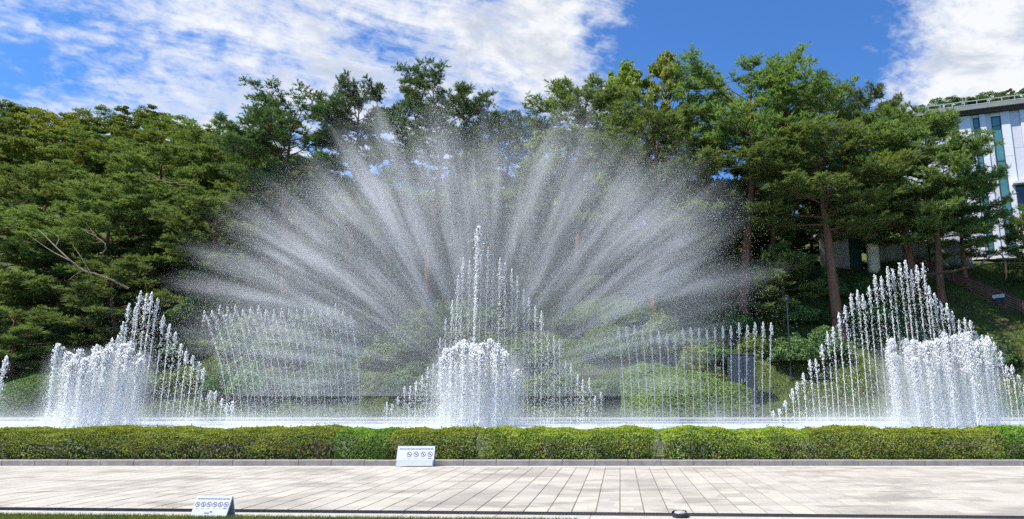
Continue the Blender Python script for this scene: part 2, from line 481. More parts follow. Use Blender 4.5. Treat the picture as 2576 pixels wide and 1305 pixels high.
# drain channel, pale edging and lawn along the front; their line runs a little aslant of the kerb
ang = math.atan2(DB[1] - DA[1], DB[0] - DA[0])
front = empty('drain_channel', (DA[0], DA[1], 0), ang)
tag(front, kind='structure')
obj('channel_bed', box(-6, 32, -0.27, -0.01, -0.02, 0.003), M['dark_metal'], front)
slat = []
for i in range(40):
    x0 = -4 + i * 0.75
    parts = [box(x0, x0 + 0.745, -0.27, -0.255, 0.003, 0.012), box(x0, x0 + 0.745, -0.025, -0.01, 0.003, 0.012)]
    for k in range(15):
        parts.append(box(x0 + 0.01 + k * 0.05, x0 + 0.028 + k * 0.05, -0.255, -0.025, 0.003, 0.011))
    if x0 < 18: obj('grate', cat(parts), M['dark_metal'], front)
for i in range(16):
    x0 = -3 + i * 1.35
    obj('edging_stone', box(x0, x0 + 1.343, -0.60, -0.277, -0.02, 0.008, 0.003), M['strip'], front)
lawn = empty('lawn', (DA[0], DA[1], 0), ang)
tag(lawn, 'thin strip of short green lawn along the bottom edge', kind='structure')
obj('turf', box(-30, 40, -14, -0.615, -0.02, 0.0035), M['ground'], lawn)
def blades(n, bx, by, h, w, rs):
    x = rs.uniform(bx[0], bx[1], n); y = rs.uniform(by[0], by[1], n)
    b = np.stack([x, y, np.zeros(n)], -1)
    a = rs.uniform(0, 2 * np.pi, n)
    s = np.stack([np.cos(a), np.sin(a), np.zeros(n)], -1) * w / 2
    tip = b + np.stack([rs.normal(0, h * 0.4, n), rs.normal(0, h * 0.4, n), h * rs.uniform(0.6, 1.2, n)], -1)
    V = np.stack([b - s, b + s, tip], 1).reshape(-1, 3)
    return V, np.arange(3 * n).reshape(-1, 3)
o = obj('grass_blades', blades(26000, (-1, 9), (-1.3, -0.60), 0.045, 0.008, rng), M['lawn'], lawn, loc=(0, 0, 0.003)); o['kind'] = 'stuff'

# ------------------------------------------------------------------ pool
PF, PB, WZ = 24.0, 35.0, 0.62
pool = obj('fountain_pool', cat([box(-38, 30, PF - 0.5, PF, -0.06, 0.66), box(-38, 30, PB, PB + 0.4, -0.06, 0.70)]), M['granite'])
tag(pool, kind='structure')
w = obj('pool_water', box(-38, 30, PF + 0.002, PB - 0.002, 0.2, WZ), M['water'])
tag(w, kind='structure')
for i in range(-24, 22):
    obj('coping_stone', box(i * 1.4 + 0.005, i * 1.4 + 1.395, PB - 0.06, PB + 0.5, 0.703, 0.78, 0.01), M['strip'], pool)

# ------------------------------------------------------------------ foliage builders
def leaves_mesh(C, N, size, rs, aspect=0.55, up=0.35):
    """one bent diamond leaf (two triangles) for each centre; N = outward directions"""
    n = len(C)
    nr = unit(N * 0.5 + rs.normal(0, 0.7, (n, 3)) + np.array([0, 0, up]))
    t = unit(np.cross(nr, rs.normal(0, 1, (n, 3))))
    b = np.cross(nr, t)
    L = (size * rs.uniform(0.65, 1.3, n))[:, None]
    Wd = L * aspect
    V = np.stack([C - t * L / 2, C + b * Wd / 2 - nr * L * 0.1, C + t * L / 2, C - b * Wd / 2 - nr * L * 0.1], 1).reshape(-1, 3)
    k = np.arange(n)[:, None] * 4
    F = np.concatenate([k + np.array([[0, 1, 2]]), k + np.array([[0, 2, 3]])])
    return V, F

def shoots_mesh(S, D, L, K, nl, nw, rs):
    """bottle-brush pine shoots: start S, axis D, length L, K needles each"""
    n = len(S)
    D = unit(D)
    f = np.tile(np.linspace(0.08, 1.0, K), (n, 1)) + rs.uniform(-0.06, 0.06, (n, K))
    a = rs.uniform(0, 2 * np.pi, (n, K))
    ref = unit(np.cross(D, rs.normal(0, 1, (n, 3))))
    ref2 = np.cross(D, ref)
    rad = np.cos(a)[..., None] * ref[:, None] + np.sin(a)[..., None] * ref2[:, None]
    sp = rs.uniform(0.55, 1.1, (n, K))[..., None] * (1.15 - 0.6 * f)[..., None]
    nd = unit(D[:, None] * 0.75 + rad * sp + np.array([0, 0, 0.12]))
    base = S[:, None] + D[:, None] * (f * L[:, None])[..., None]
    side = unit(np.cross(nd, rs.normal(0, 1, (n, K, 3)))) * nw / 2
    ln = nl * rs.uniform(0.7, 1.2, (n, K))[..., None]
    V = np.stack([base - side, base + side, base + nd * ln], 2).reshape(-1, 3)
    return V, np.arange(len(V)).reshape(-1, 3)

def pine(seed, H=17.0, cb=0.5, cr=4.4, limbs=34, lean=0.6, r0=0.27, shoots=4600, topw=0.35, droop=0.0):
    rs = np.random.default_rng(seed)
    m = 14
    t = np.linspace(0, 1, m)
    w1, w2 = rs.uniform(0, 6.28, 2)
    la = rs.uniform(0, 6.28)
    off = np.stack([np.cos(la) * lean * t ** 1.3 + 0.22 * np.sin(t * 7 + w1) * t, np.sin(la) * lean * t ** 1.3 + 0.22 * np.sin(t * 6 + w2) * t], -1)
    tr = np.concatenate([off, (t * H * 0.97)[:, None]], 1)
    rad = r0 * (1 - t) ** 0.75 + 0.03
    rad[0] *= 1.35
    tubes = [tube(tr, rad, 8)]
    S, D, L = [], [], []
    def add(p, d, n, spread, ln=(0.32, 0.6)):
        for _ in range(n):
            dd = unit(d + rs.normal(0, spread, 3) * np.array([1, 1, 0.5]) + np.array([0, 0, 0.6]))
            S.append(p + rs.normal(0, 0.14, 3) * np.array([1, 1, 0.35])); D.append(dd); L.append(rs.uniform(*ln))
    def puff(p):
        """a rounded tuft: shoots fanned over the upper half of a small dome"""
        dirs = unit(rs.normal(0, 1, (7, 3)) * np.array([1, 1, 0.55]) + np.array([0, 0, 0.55]))
        for dd in dirs:
            S.append(p + dd * 0.05); D.append(dd); L.append(rs.uniform(0.26, 0.44))
    az = rs.uniform(0, 6.28)
    for i in range(limbs):
        q = (i + rs.uniform(-0.3, 0.3)) / (limbs - 1)
        q = min(max(q, 0), 1)
        tt = cb + (0.975 - cb) * q
        base = np.array([np.interp(tt, t, tr[:, k]) for k in range(3)])
        az += 2.4 + rs.uniform(-0.5, 0.5)
        prof = math.sin(math.pi * (0.16 + (0.92 - 0.14 * topw - 0.16) * q)) ** 0.7
        ll = cr * prof * rs.uniform(0.65, 1.15)
        el = (-0.12 - droop) + 0.95 * q ** 1.2 + rs.uniform(-0.12, 0.15)
        npt = 7
        s = np.linspace(0, 1, npt)
        h = np.array([math.cos(az), math.sin(az), 0])
        sd = np.array([-math.sin(az), math.cos(az), 0])
        bend = rs.uniform(-0.25, 0.25)
        pts = base + np.outer(s * ll * math.cos(el), h) + np.outer(bend * ll * s ** 2, sd)
        pts[:, 2] += s * ll * math.sin(el) + 0.10 * ll * s ** 2 + rs.normal(0, 0.03 * ll, npt) * s
        tubes.append(tube(pts, (0.075 * (1 - q * 0.5)) * (1.05 - s) * (0.5 + ll / 5), 5))
        # side branches carry flat pads of shoots
        nsb = int(4 + ll * 2.4)
        for j in range(nsb):
            sp = 0.30 + 0.70 * (j + rs.uniform(0, 1)) / nsb
            pb = np.array([np.interp(sp, s, pts[:, k]) for k in range(3)])
            sgn = 1 if j % 2 else -1
            ba = az + sgn * rs.uniform(0.4, 1.25)
            bl = ll * rs.uniform(0.22, 0.46) * (1.25 - 0.75 * sp) + 0.25
            bd = np.array([math.cos(ba), math.sin(ba), rs.uniform(0.0, 0.18)])
            tubes.append(tube(np.stack([pb, pb + bd * bl * 0.5 + (0, 0, 0.02), pb + bd * bl]), [0.022, 0.015, 0.008], 3))
            for e in np.linspace(0.45, 1.0, max(2, int(bl * 2.2))):
                puff(pb + bd * bl * e + rs.normal(0, 0.06, 3))
        puff(pts[-1])
    add(tr[-1], np.array([0, 0, 1.5]), 10, 0.4, (0.5, 0.8))
    S, D, L = np.array(S), np.array(D), np.array(L)
    if len(S) > shoots:
        k = rs.choice(len(S), shoots, replace=False)
    else:
        k = rs.choice(len(S), shoots - len(S)); 
        S = np.concatenate([S, S[k] + rs.normal(0, 0.05, (len(k), 3))]); D = np.concatenate([D, unit(D[k] + rs.normal(0, 0.4, (len(k), 3)))]); L = np.concatenate([L, L[k]])
        k = np.arange(len(S))
    S, D, L = S[k], D[k], L[k]
    cr_m = mesh_np('pine_crown', *shoots_mesh(S, D, L, 12, 0.25, 0.055, rs))
    tr_m = mesh_np('pine_trunk', *cat(tubes), smooth=True)
    return tr_m, cr_m, float(np.max(S[:, 2] + D[:, 2] * L)) + 0.15

def broadleaf(seed, H=12.0, cr=4.0, cb=0.25, clusters=130, per=110, leaf=0.26, r0=0.2, loose=0.55):
    rs = np.random.default_rng(seed)
    t = np.linspace(0, 1, 9)
    tr = np.stack([0.35 * np.sin(t * 4 + seed), 0.3 * np.sin(t * 5 + 2 * seed), t * H * 0.8], -1)
    tubes = [tube(tr, r0 * (1 - t) ** 0.8 + 0.03, 7)]
    C, N = [], []
    for i in range(clusters):
        q = rs.uniform(0, 1)
        z = H * (cb + (1 - cb) * q)
        w = cr * math.sqrt(max(0.03, 1 - (2 * q - 0.85) ** 2 / 1.45)) 
        a = rs.uniform(0, 6.283)
        rr = w * rs.uniform(0.35, 1.0) ** 0.6 * (0.8 + 0.35 * math.sin(a * 3 + seed + q * 5))
        c = np.array([rr * math.cos(a), rr * math.sin(a), z])
        if i % 3 == 0:
            k = min(0.95, max(0.15, (z - 0.35 * rr) / (H * 0.8)))
            b = np.array([np.interp(k, t, tr[:, d]) for d in range(3)])
            tubes.append(tube(np.stack([b, (b + c) / 2 + (0, 0, -0.1), c]), [0.055, 0.035, 0.012], 4))
        sz = rs.uniform(0.45, 1.0) * loose * cr * 0.36
        p = unit(rs.normal(0, 1, (per, 3))) * (rs.uniform(0.2, 1, per) ** 0.5)[:, None] * np.array([sz, sz, sz * 0.6])
        C.append(c + p); N.append(unit(p + np.array([0, 0, 0.1])))
    C, N = np.concatenate(C), np.concatenate(N)
    return mesh_np('tree_trunk', *cat(tubes), smooth=True), mesh_np('tree_crown', *leaves_mesh(C, N, np.full(len(C), leaf), rs)), H

def shrub(seed, rx=1.0, rz=0.8, n=5200, leaf=0.075, lumps=9, tall=1.0, ragged=0.0):
    rs = np.random.default_rng(seed)
    d = unit(rs.normal(0, 1, (n, 3))); d[:, 2] = np.abs(d[:, 2]) * tall - 0.05
    d = unit(d)
    r = np.ones(n)
    for _ in range(lumps):
        v = unit(rs.normal(0, 1, 3) + np.array([0, 0, 0.4]))
        r += 0.22 * np.exp(-((1 - d @ v) / 0.06))
    r /= r.mean()
    r *= 1 - (0.35 + ragged * 0.5) * rs.uniform(0, 1, n) ** 2.5
    r *= 1 + ragged * 0.35 * np.sin(d[:, 0] * 9 + seed) * np.sin(d[:, 1] * 8 + 2 * seed) * np.sin(d[:, 2] * 7 + seed)
    C = d * r[:, None] * np.array([rx, rx, rz]) 
    stems = []
    for _ in range(9):
        e = unit(rs.normal(0, 1, 3) * np.array([1, 1, 0.3]) + np.array([0, 0, 0.8])) * np.array([rx, rx, rz]) * 0.75
        stems.append(tube(np.stack([np.zeros(3) + rs.normal(0, 0.05, 3) * np.array([1, 1, 0]), e * 0.5 + (0, 0, 0.05), e]), [0.03, 0.02, 0.008], 4))
    return mesh_np('shrub_stems', *cat(stems)), mesh_np('shrub_foliage', *leaves_mesh(C, d, np.full(n, leaf), rs))

def plant_tree(name, var, mat, bark, x, y, sxy, sz, rz, label, cat_, group=None, z=None, tilt=(0, 0)):
    z0 = float(ground(x, y)) - 0.15 if z is None else z
    root = empty(name, (x, y, z0), rz, (sxy, sxy, sz))
    root.rotation_euler = (tilt[0], tilt[1], rz)
    for nm, me, mm in (('trunk', var[0], bark), ('crown', var[1], mat)):
        o = bpy.data.objects.new(nm, me)
        COL.objects.link(o)
        o.parent = root
        if not me.materials: me.materials.append(mm)
        if me.materials[0] is not mm:
            o.material_slots[0].link = 'OBJECT'; o.material_slots[0].material = mm
    tag(root, label, cat_, group)
    return root

PA = [pine(11, H=20, cb=0.62, cr=4.6, limbs=30, lean=1.2, topw=1.0, shoots=7000), pine(12, H=20, cb=0.58, cr=4.2, limbs=28, lean=0.7, topw=0.7, shoots=6000)]
PM = [pine(21, H=15, cb=0.36, cr=4.6, limbs=30, lean=0.8, shoots=7000), pine(22, H=15, cb=0.30, cr=5.0, limbs=32, lean=0.5, shoots=7500, droop=0.05)]
PS = [pine(31, H=9, cb=0.12, cr=3.6, limbs=24, lean=0.4, r0=0.16, shoots=4600, droop=0.05), pine(32, H=9, cb=0.2, cr=3.4, limbs=22, lean=0.9, r0=0.16, shoots=4200)]
BL = [broadleaf(41), broadleaf(42, cr=4.6, clusters=150), broadleaf(43, H=11, cr=3.4, clusters=110, loose=0.5)]
BY = [broadleaf(51, H=14, cr=3.6, cb=0.35, clusters=120, per=70, leaf=0.34, loose=0.6), broadleaf(52, H=8, cr=2.0, cb=0.3, clusters=60, per=60, leaf=0.30, loose=0.6)]

def tree_at(name, var, mat, px, py, Y, wid, label, cat_='tree', group=None, rz=None, bark='bark', mw=None):
    """a tree whose top shows at (px, py) when it stands at distance Y; wid = crown width in metres / the variant's own"""
    p = P(px, py, Y)
    z0 = float(ground(p[0], Y)) - 0.15
    sz = (P(px, py, Y - 2.6 * wid)[2] - z0) / var[2]
    return plant_tree(name, var, M[mat], M[bark], p[0], Y, wid, sz, random.uniform(0, 6.28) if rz is None else rz, label, cat_, group)

random.seed(4)
# pines that can be told apart: (variant, top x, top y, distance, width factor, leaf, label)
for var, px, py, Y, wd, mt, rz, label in (
    (PA[0], 775, 196, 45, 0.98, 'needle_shaded', 0.3, 'dark pine left of the tallest spray, with jagged top against white cloud'),
    (PA[1], 925, 172, 48, 0.72, 'needle_shaded', 2.2, 'open-crowned dark pine between the two rounder pines above the fountain fan'),
    (PA[0], 1110, 128, 46, 1.00, 'needle_shaded', 4.0, 'tall dark round-crowned pine straight above the centre of the fountain'),
    (PA[1], 1285, 262, 62, 0.80, 'needle_shaded', 1.0, 'small dark pine top showing in the gap right of the central pine'),
    (PA[1], 1455, 165, 50, 1.10, 'needle', 5.1, 'pine with feathery left side at the right edge of the sky gap'),
    (PM[0], 1640, 215, 47, 1.25, 'needle', 0.9, 'low-crowned pine filling in left of the tall red trunk'),
    (PA[0], 1845, 78, 46.5, 1.40, 'needle', 2.9, 'big green pine with tall red trunk standing against clear blue sky'),
    (PA[1], 1925, 235, 49, 0.85, 'needle', 3.3, 'second pine close beside the tall red trunk, thinner and darker'),
    (PA[1], 2060, 168, 52, 0.75, 'needle', 0.2, 'slim pine with spiky twin tops, second from the white building'),
    (PA[1], 2185, 190, 55, 0.65, 'needle', 1.4, 'narrow spiky pine just left of the big cloud'),
    (PA[1], 2075, 290, 44.5, 1.40, 'needle', 2.0, 'bushy pine with red trunk left of the concrete entrance'),
    (PM[0], 2255, 225, 50, 1.35, 'needle', 4.6, 'broad pine in front of the entrance with dark forked trunk'),
    (PM[0], 2318, 255, 48.5, 1.05, 'needle', 0.0, 'dense pine between the forked-trunk pine and the white building'),
    (PM[1], 2395, 400, 50, 0.72, 'needle', 5.6, 'pine whose right side overlaps the white building'),
    (PS[1], 2590, 500, 50, 0.75, 'needle', 0.6, 'low pine at the right edge below the white building'),
    (PM[0], 2690, 380, 50, 0.8, 'needle_shaded', 1.9, 'pine mostly outside the right edge with one branch before the building'),
    (PM[0], 440, 335, 50, 1.05, 'needle', 0.4, 'sunlit pine below the olive wood on the left'),
    (PM[1], 565, 300, 53, 0.95, 'needle', 3.8, 'pine with pointed leader at the right end of the left ridge'),
    (PM[0], 120, 385, 49, 1.05, 'needle', 2.5, 'grey green pine high at the left edge'),
    (PM[1], 300, 440, 47, 0.95, 'needle', 5.0, 'pine in the middle of the left slope above the dead branches'),
    (PM[0], 560, 450, 46, 0.85, 'needle', 1.1, 'layered pine with dark trunk at the left rim of the fan spray'),
    (PM[1], 20, 500, 45, 0.95, 'needle', 4.4, 'spreading dark pine at the far left edge above the bush'),
    (PS[1], 60, 750, 41, 0.95, 'needle', 3.0, 'small tiered pine low at the left edge, above the round bush'),
    (PM[1], 690, 400, 49, 0.9, 'needle', 0.8, 'pine half hidden behind the left side of the spray'),
    (PS[1], 330, 620, 43.5, 1.0, 'needle', 2.0, 'low pine behind the dead pale branches'),
    (PS[0], 190, 560, 45, 1.1, 'needle', 5.5, 'low wide pine left of the dead pale branches'),
    (PM[0], 960, 420, 52, 0.9, 'needle', 4.1, 'pine veiled by the left half of the fan spray'),
    (PM[1], 1400, 400, 53, 0.9, 'needle', 1.7, 'pine veiled by the right half of the fan spray'),
    (PS[0], 1960, 600, 46, 0.8, 'needle', 0.5, 'low pine between the tall red trunk and the shorter red trunk'),
):
    tree_at('pine_tree', var, mt, px, py, Y, wd, label, 'pine', 'pines on the hillside behind the fountain', rz)

for var, px, py, Y, wd, mt, label in (
    (BY[0], 1675, 112, 54, 0.85, 'leaf_yellow', 'tallest yellow-green broadleaf tree, behind the big pine'),
    (BY[0], 1580, 138, 55, 0.85, 'leaf_yellow', 'yellow-green broadleaf tree with sky showing through, left of its taller twin'),
    (BY[1], 1345, 300, 50, 0.95, 'leaf_yellow', 'slender pale yellow sapling poking above the spray'),
    (BY[0], 2020, 235, 57, 0.7, 'leaf_yellow', 'yellow-green broadleaf tree right of the big pine'),
    (BY[1], 1195, 300, 56, 0.9, 'leaf_yellow', 'thin yellowish tree under the central pine'),
    (BL[0], 1500, 340, 60, 1.0, 'leaf', 'broadleaf tree behind the right half of the spray'),
    (BL[1], 1010, 400, 60, 1.0, 'leaf_dark', 'dark broadleaf tree behind the centre left of the spray'),
    (BL[2], 1230, 400, 62, 1.2, 'leaf', 'broadleaf tree behind the tall central jet'),
    (BL[0], 830, 410, 58, 1.0, 'leaf', 'broadleaf tree below the jagged dark pine'),
    (BL[1], 1740, 400, 58, 0.95, 'leaf', 'broadleaf tree behind the tall red trunk'),
    (BL[2], 1900, 380, 58, 1.0, 'leaf_yellow', 'light green tree right of the tall red trunk'),
    (BL[2], 2110, 420, 62, 1.0, 'leaf_dark', 'dark broadleaf tree behind the concrete entrance'),
):
    tree_at('broadleaf_tree', var, mt, px, py, Y, wd, label, 'tree', 'broadleaf trees on the hillside', bark='bark_grey')

for i, (px, py, Y, wd) in enumerate(((650, 470, 52, 1.3), (740, 440, 55, 1.3), (820, 460, 53, 1.2), (900, 425, 56, 1.3), (985, 470, 53, 1.2), (1070, 440, 56, 1.3), (1150, 430, 54, 1.2), (1240, 420, 57, 1.4), (1310, 455, 54, 1.2),
                                    (1380, 420, 56, 1.3), (1470, 440, 54, 1.3), (1560, 415, 57, 1.4), (1640, 450, 54, 1.3), (1730, 440, 56, 1.3), (1800, 460, 54, 1.2), (1890, 440, 57, 1.3), (1980, 450, 58, 1.3), (2080, 470, 60, 1.3), (2180, 430, 60, 1.3), (2270, 440, 61, 1.2))):
    dark = i % 3 == 1
    tree_at('pine_tree' if i % 2 else 'broadleaf_tree', PS[i // 2 % 2] if i % 2 else BL[i % 3], ('needle' if i % 2 else ('leaf_dark' if dark else 'leaf')), px, py, Y, wd * (1.0 if i % 2 else 0.95),
            f'low {"pine" if i % 2 else "broadleaf tree"} in the thicket on the crest, {nth(i + 1)} from the left', 'pine' if i % 2 else 'tree', 'thicket trees along the crest', bark='bark' if i % 2 else 'bark_grey')

# the wood on the left ridge and on the far hill to the right
rs = np.random.default_rng(77)
ROWS = {74: 'lower', 86: 'middle', 98: 'skyline'}
k = 0
for Y, row in ((74, [(30, 330), (120, 300), (215, 305), (300, 330), (390, 345), (480, 350), (565, 360)]),
               (86, [(-20, 275), (70, 268), (160, 275), (255, 285), (345, 295), (430, 300), (510, 318), (600, 335)]),
               (98, [(10, 243), (95, 248), (180, 268), (262, 262), (330, 258), (388, 258), (455, 285), (520, 300), (590, 310), (660, 330), (740, 370)])):
    for kk, (px, py) in enumerate(row):
        k += 1
        tree_at('broadleaf_tree', BL[k % 3], ['leaf', 'leaf', 'leaf_yellow', 'leaf'][k % 4] if Y < 90 else 'leaf', px + rs.uniform(-12, 12), py + rs.uniform(-8, 8), Y, rs.uniform(1.0, 1.4),
                f'olive broadleaf tree, {nth(kk + 1)} from the left in the {ROWS[Y]} row of the left ridge wood', 'tree', 'trees of the left ridge wood', bark='bark_grey')
for kk, (px, py) in enumerate(((2330, 255), (2375, 235), (2420, 228), (2455, 236), (2490, 222), (2530, 212), (2575, 210), (2620, 215))):
    k += 1
    tree_at('broadleaf_tree', BL[k % 3], 'leaf_dark', px, py, 125, rs.uniform(1.0, 1.4), f'distant dark tree above the white building, {nth(kk + 1)} from the left', 'tree', 'trees on the hill behind the building', bark='bark_grey')

# shrubs
SH = [shrub(61), shrub(62, n=5200), shrub(63, rz=1.0)]
SHD = [shrub(64, n=5200, leaf=0.12, lumps=26, ragged=0.5), shrub(65, rz=1.15, n=5200, leaf=0.12, lumps=34, ragged=0.6)]
def shrub_at(var, mat, px, py, Y, sx, sz, label, group=None, sy=None, name='shrub'):
    p = P(px, py, Y)
    z0 = float(ground(p[0], Y)) - 0.1
    root = empty(name, (p[0], Y, z0), 0, (sx, sy or sx, sz))
    for nm, me, mm in (('stems', var[0], M['bark_grey']), ('foliage', var[1], M[mat])):
        o = bpy.data.objects.new(nm, me); COL.objects.link(o); o.parent = root
        if not me.materials: me.materials.append(mm)
        if me.materials[0] is not mm:
            o.material_slots[0].link = 'OBJECT'; o.material_slots[0].material = mm
    tag(root, label, 'shrub', group)
    return root
BIG = shrub(66, rx=1, rz=1, n=15000, leaf=0.040, lumps=22)
shrub_at(BIG, 'leaf_bright', 1705, 1000, 37.6, 3.7, 2.5, 'large round clipped bush behind the right row of thin jets', sy=2.0, name='round_bush')
BIG2 = shrub(67, rx=1, rz=1, n=9000, leaf=0.055, lumps=16)
shrub_at(BIG2, 'leaf_bush', 60, 1000, 37.4, 2.2, 2.3, 'round bush at the left edge beside the single jet', sy=1.7, name='round_bush')
shrub_at(BIG2, 'leaf_bush', 2545, 1000, 37.6, 2.4, 1.2, 'low bush behind the right end of the pool', sy=1.5, name='round_bush')
k = 0
for yy, rowname in ((40.5, 'lowest'), (43.5, 'second'), (46.5, 'third'), (50, 'fourth'), (54.5, 'top')):
    kr = 0
    for x in np.arange(-46, 33, 1.5 if yy < 48 else 2.3):
        px = x / yy * FPX + CX
        if px < -60 or px > 2650: continue
        if px > 1880 and (yy < 42 or rs.uniform() < 0.30): continue
        if px > 2200 and yy > 45: continue
        if yy > 52 and px > 2050: continue
        k += 1; kr += 1
        z0 = float(ground(x, yy))
        v = SHD[k % 2]
        root = empty('shrub', (x + rs.uniform(-1.2, 1.2), yy + rs.uniform(-1, 1), z0 - 0.25), rs.uniform(0, 6), tuple(np.array([1, 1, rs.uniform(0.6, 1.1)]) * rs.uniform(1.0, 1.9) * (1.5 if yy > 52 else 1)))
        for nm, me, mm in (('stems', v[0], M['bark_grey']), ('foliage', v[1], (M['leaf_bush'], M['leaf_dark'], M['leaf_dark'], M['leaf'])[k * 7 % 4])):
            o = bpy.data.objects.new(nm, me); COL.objects.link(o); o.parent = root
            if not me.materials: me.materials.append(mm)
            if me.materials[0] is not mm:
                o.material_slots[0].link = 'OBJECT'; o.material_slots[0].material = mm
        tag(root, f'undergrowth shrub under the pines, {nth(kr)} from the left in the {rowname} row up the slope', 'shrub', 'undergrowth shrubs on the slope')

# grass on the slope
def slope_grass(n, x0, x1, y0, y1, h, w, seed, name, label):
    r2 = np.random.default_rng(seed)
    x = r2.uniform(x0, x1, n); y = r2.uniform(y0, y1, n)
    V, F = blades(n, (0, 1), (0, 1), h, w, r2)
    V = V.reshape(n, 3, 3); V -= (V[:, :1] + V[:, 1:2]) / 2
    V = (V + np.stack([x, y, ground(x, y) - 0.01], -1)[:, None]).reshape(-1, 3)
    o = obj(name, (V, F), M['grass']); tag(o, label, 'grass', kind='stuff')
slope_grass(70000, 7, 34, 37.5, 60, 0.26, 0.045, 3, 'slope_grass', 'rough green grass covering the slope on the right')
slope_grass(70000, -42, 7, 36.5, 50, 0.32, 0.05, 4, 'slope_grass', 'rough grass under the pines on the left and centre slope')

# dead pale branches on the left slope
def dead_branch(pts_px, Y, r, label, twigs):
    pts = np.array([P(a, b, Y + c) for a, b, c in pts_px])
    tt = np.linspace(0, 1, 14); s = np.linspace(0, 1, len(pts))
    fine = np.stack([np.interp(tt, s, pts[:, i]) for i in range(3)], -1) + np.random.default_rng(int(r * 1e4)).normal(0, 0.035, (14, 3))
    root = empty('dead_branch', tuple(fine[0]))
    loc = fine - fine[0]
    wood = M['bark_grey'] if r > 0.1 else M['deadwood']
    obj('limb', tube(loc, r * (1.05 - tt * 0.75), 7), wood, root, smooth=True)
    for tw in twigs:
        q = np.array([P(a, b, Y + c) for a, b, c in tw]) - fine[0]
        q2 = np.stack([np.interp(np.linspace(0, 1, 8), np.linspace(0, 1, len(q)), q[:, i]) for i in range(3)], -1)
        obj('twig', tube(q2, r * 0.5 * (1.05 - np.linspace(0, 1, 8) * 0.8), 5), wood, root, smooth=True)
    tag(root, label, 'branch')
dead_branch([(320, 725, 1), (270, 700, 0.5), (210, 680, 0), (175, 655, -0.3), (140, 620, 0), (95, 575, 0.4)], 40.2, 0.065, 'long bare pale dead branch reaching up left from the slope',
            [[(210, 680, 0), (190, 690, 0), (172, 705, -0.3)], [(175, 655, -0.3), (130, 632, 0), (70, 590, 0.4)], [(230, 690, 0), (200, 640, -0.2), (182, 615, 0)], [(140, 620, 0), (150, 600, 0.2), (135, 585, 0.2)]])
dead_branch([(255, 640, 0.5), (268, 625, 0), (258, 605, 0), (235, 590, 0), (205, 575, 0.3)], 40.4, 0.04, 'smaller hooked dead branch above the long pale one',
            [[(258, 605, 0), (240, 612, 0), (222, 606, 0)], [(235, 590, 0), (228, 575, 0), (215, 560, 0)]])
dead_branch([(495, 470, 1), (450, 462, 0.5), (400, 452, 0), (360, 455, 0)], 45, 0.06, 'thin pale bare branch in front of the sunlit left pine',
            [[(450, 462, 0.5), (420, 480, 0.2), (390, 490, 0)], [(400, 452, 0), (380, 440, 0), (350, 438, 0)]])
dead_branch([(2260, 690, 2), (2330, 688, 1.0), (2400, 683, 0.5), (2460, 668, 0.5), (2530, 660, 0.5), (2600, 668, 1)], 44.5, 0.13, 'long crooked bare bough lying across the view above the stairs',
            [[(2460, 668, 0.5), (2500, 640, 0.3), (2560, 620, 0.5)], [(2530, 660, 0.5), (2520, 640, 0.5), (2490, 625, 0.4)], [(2530, 660, 0.5), (2532, 690, 0.4), (2530, 705, 0.4)]])

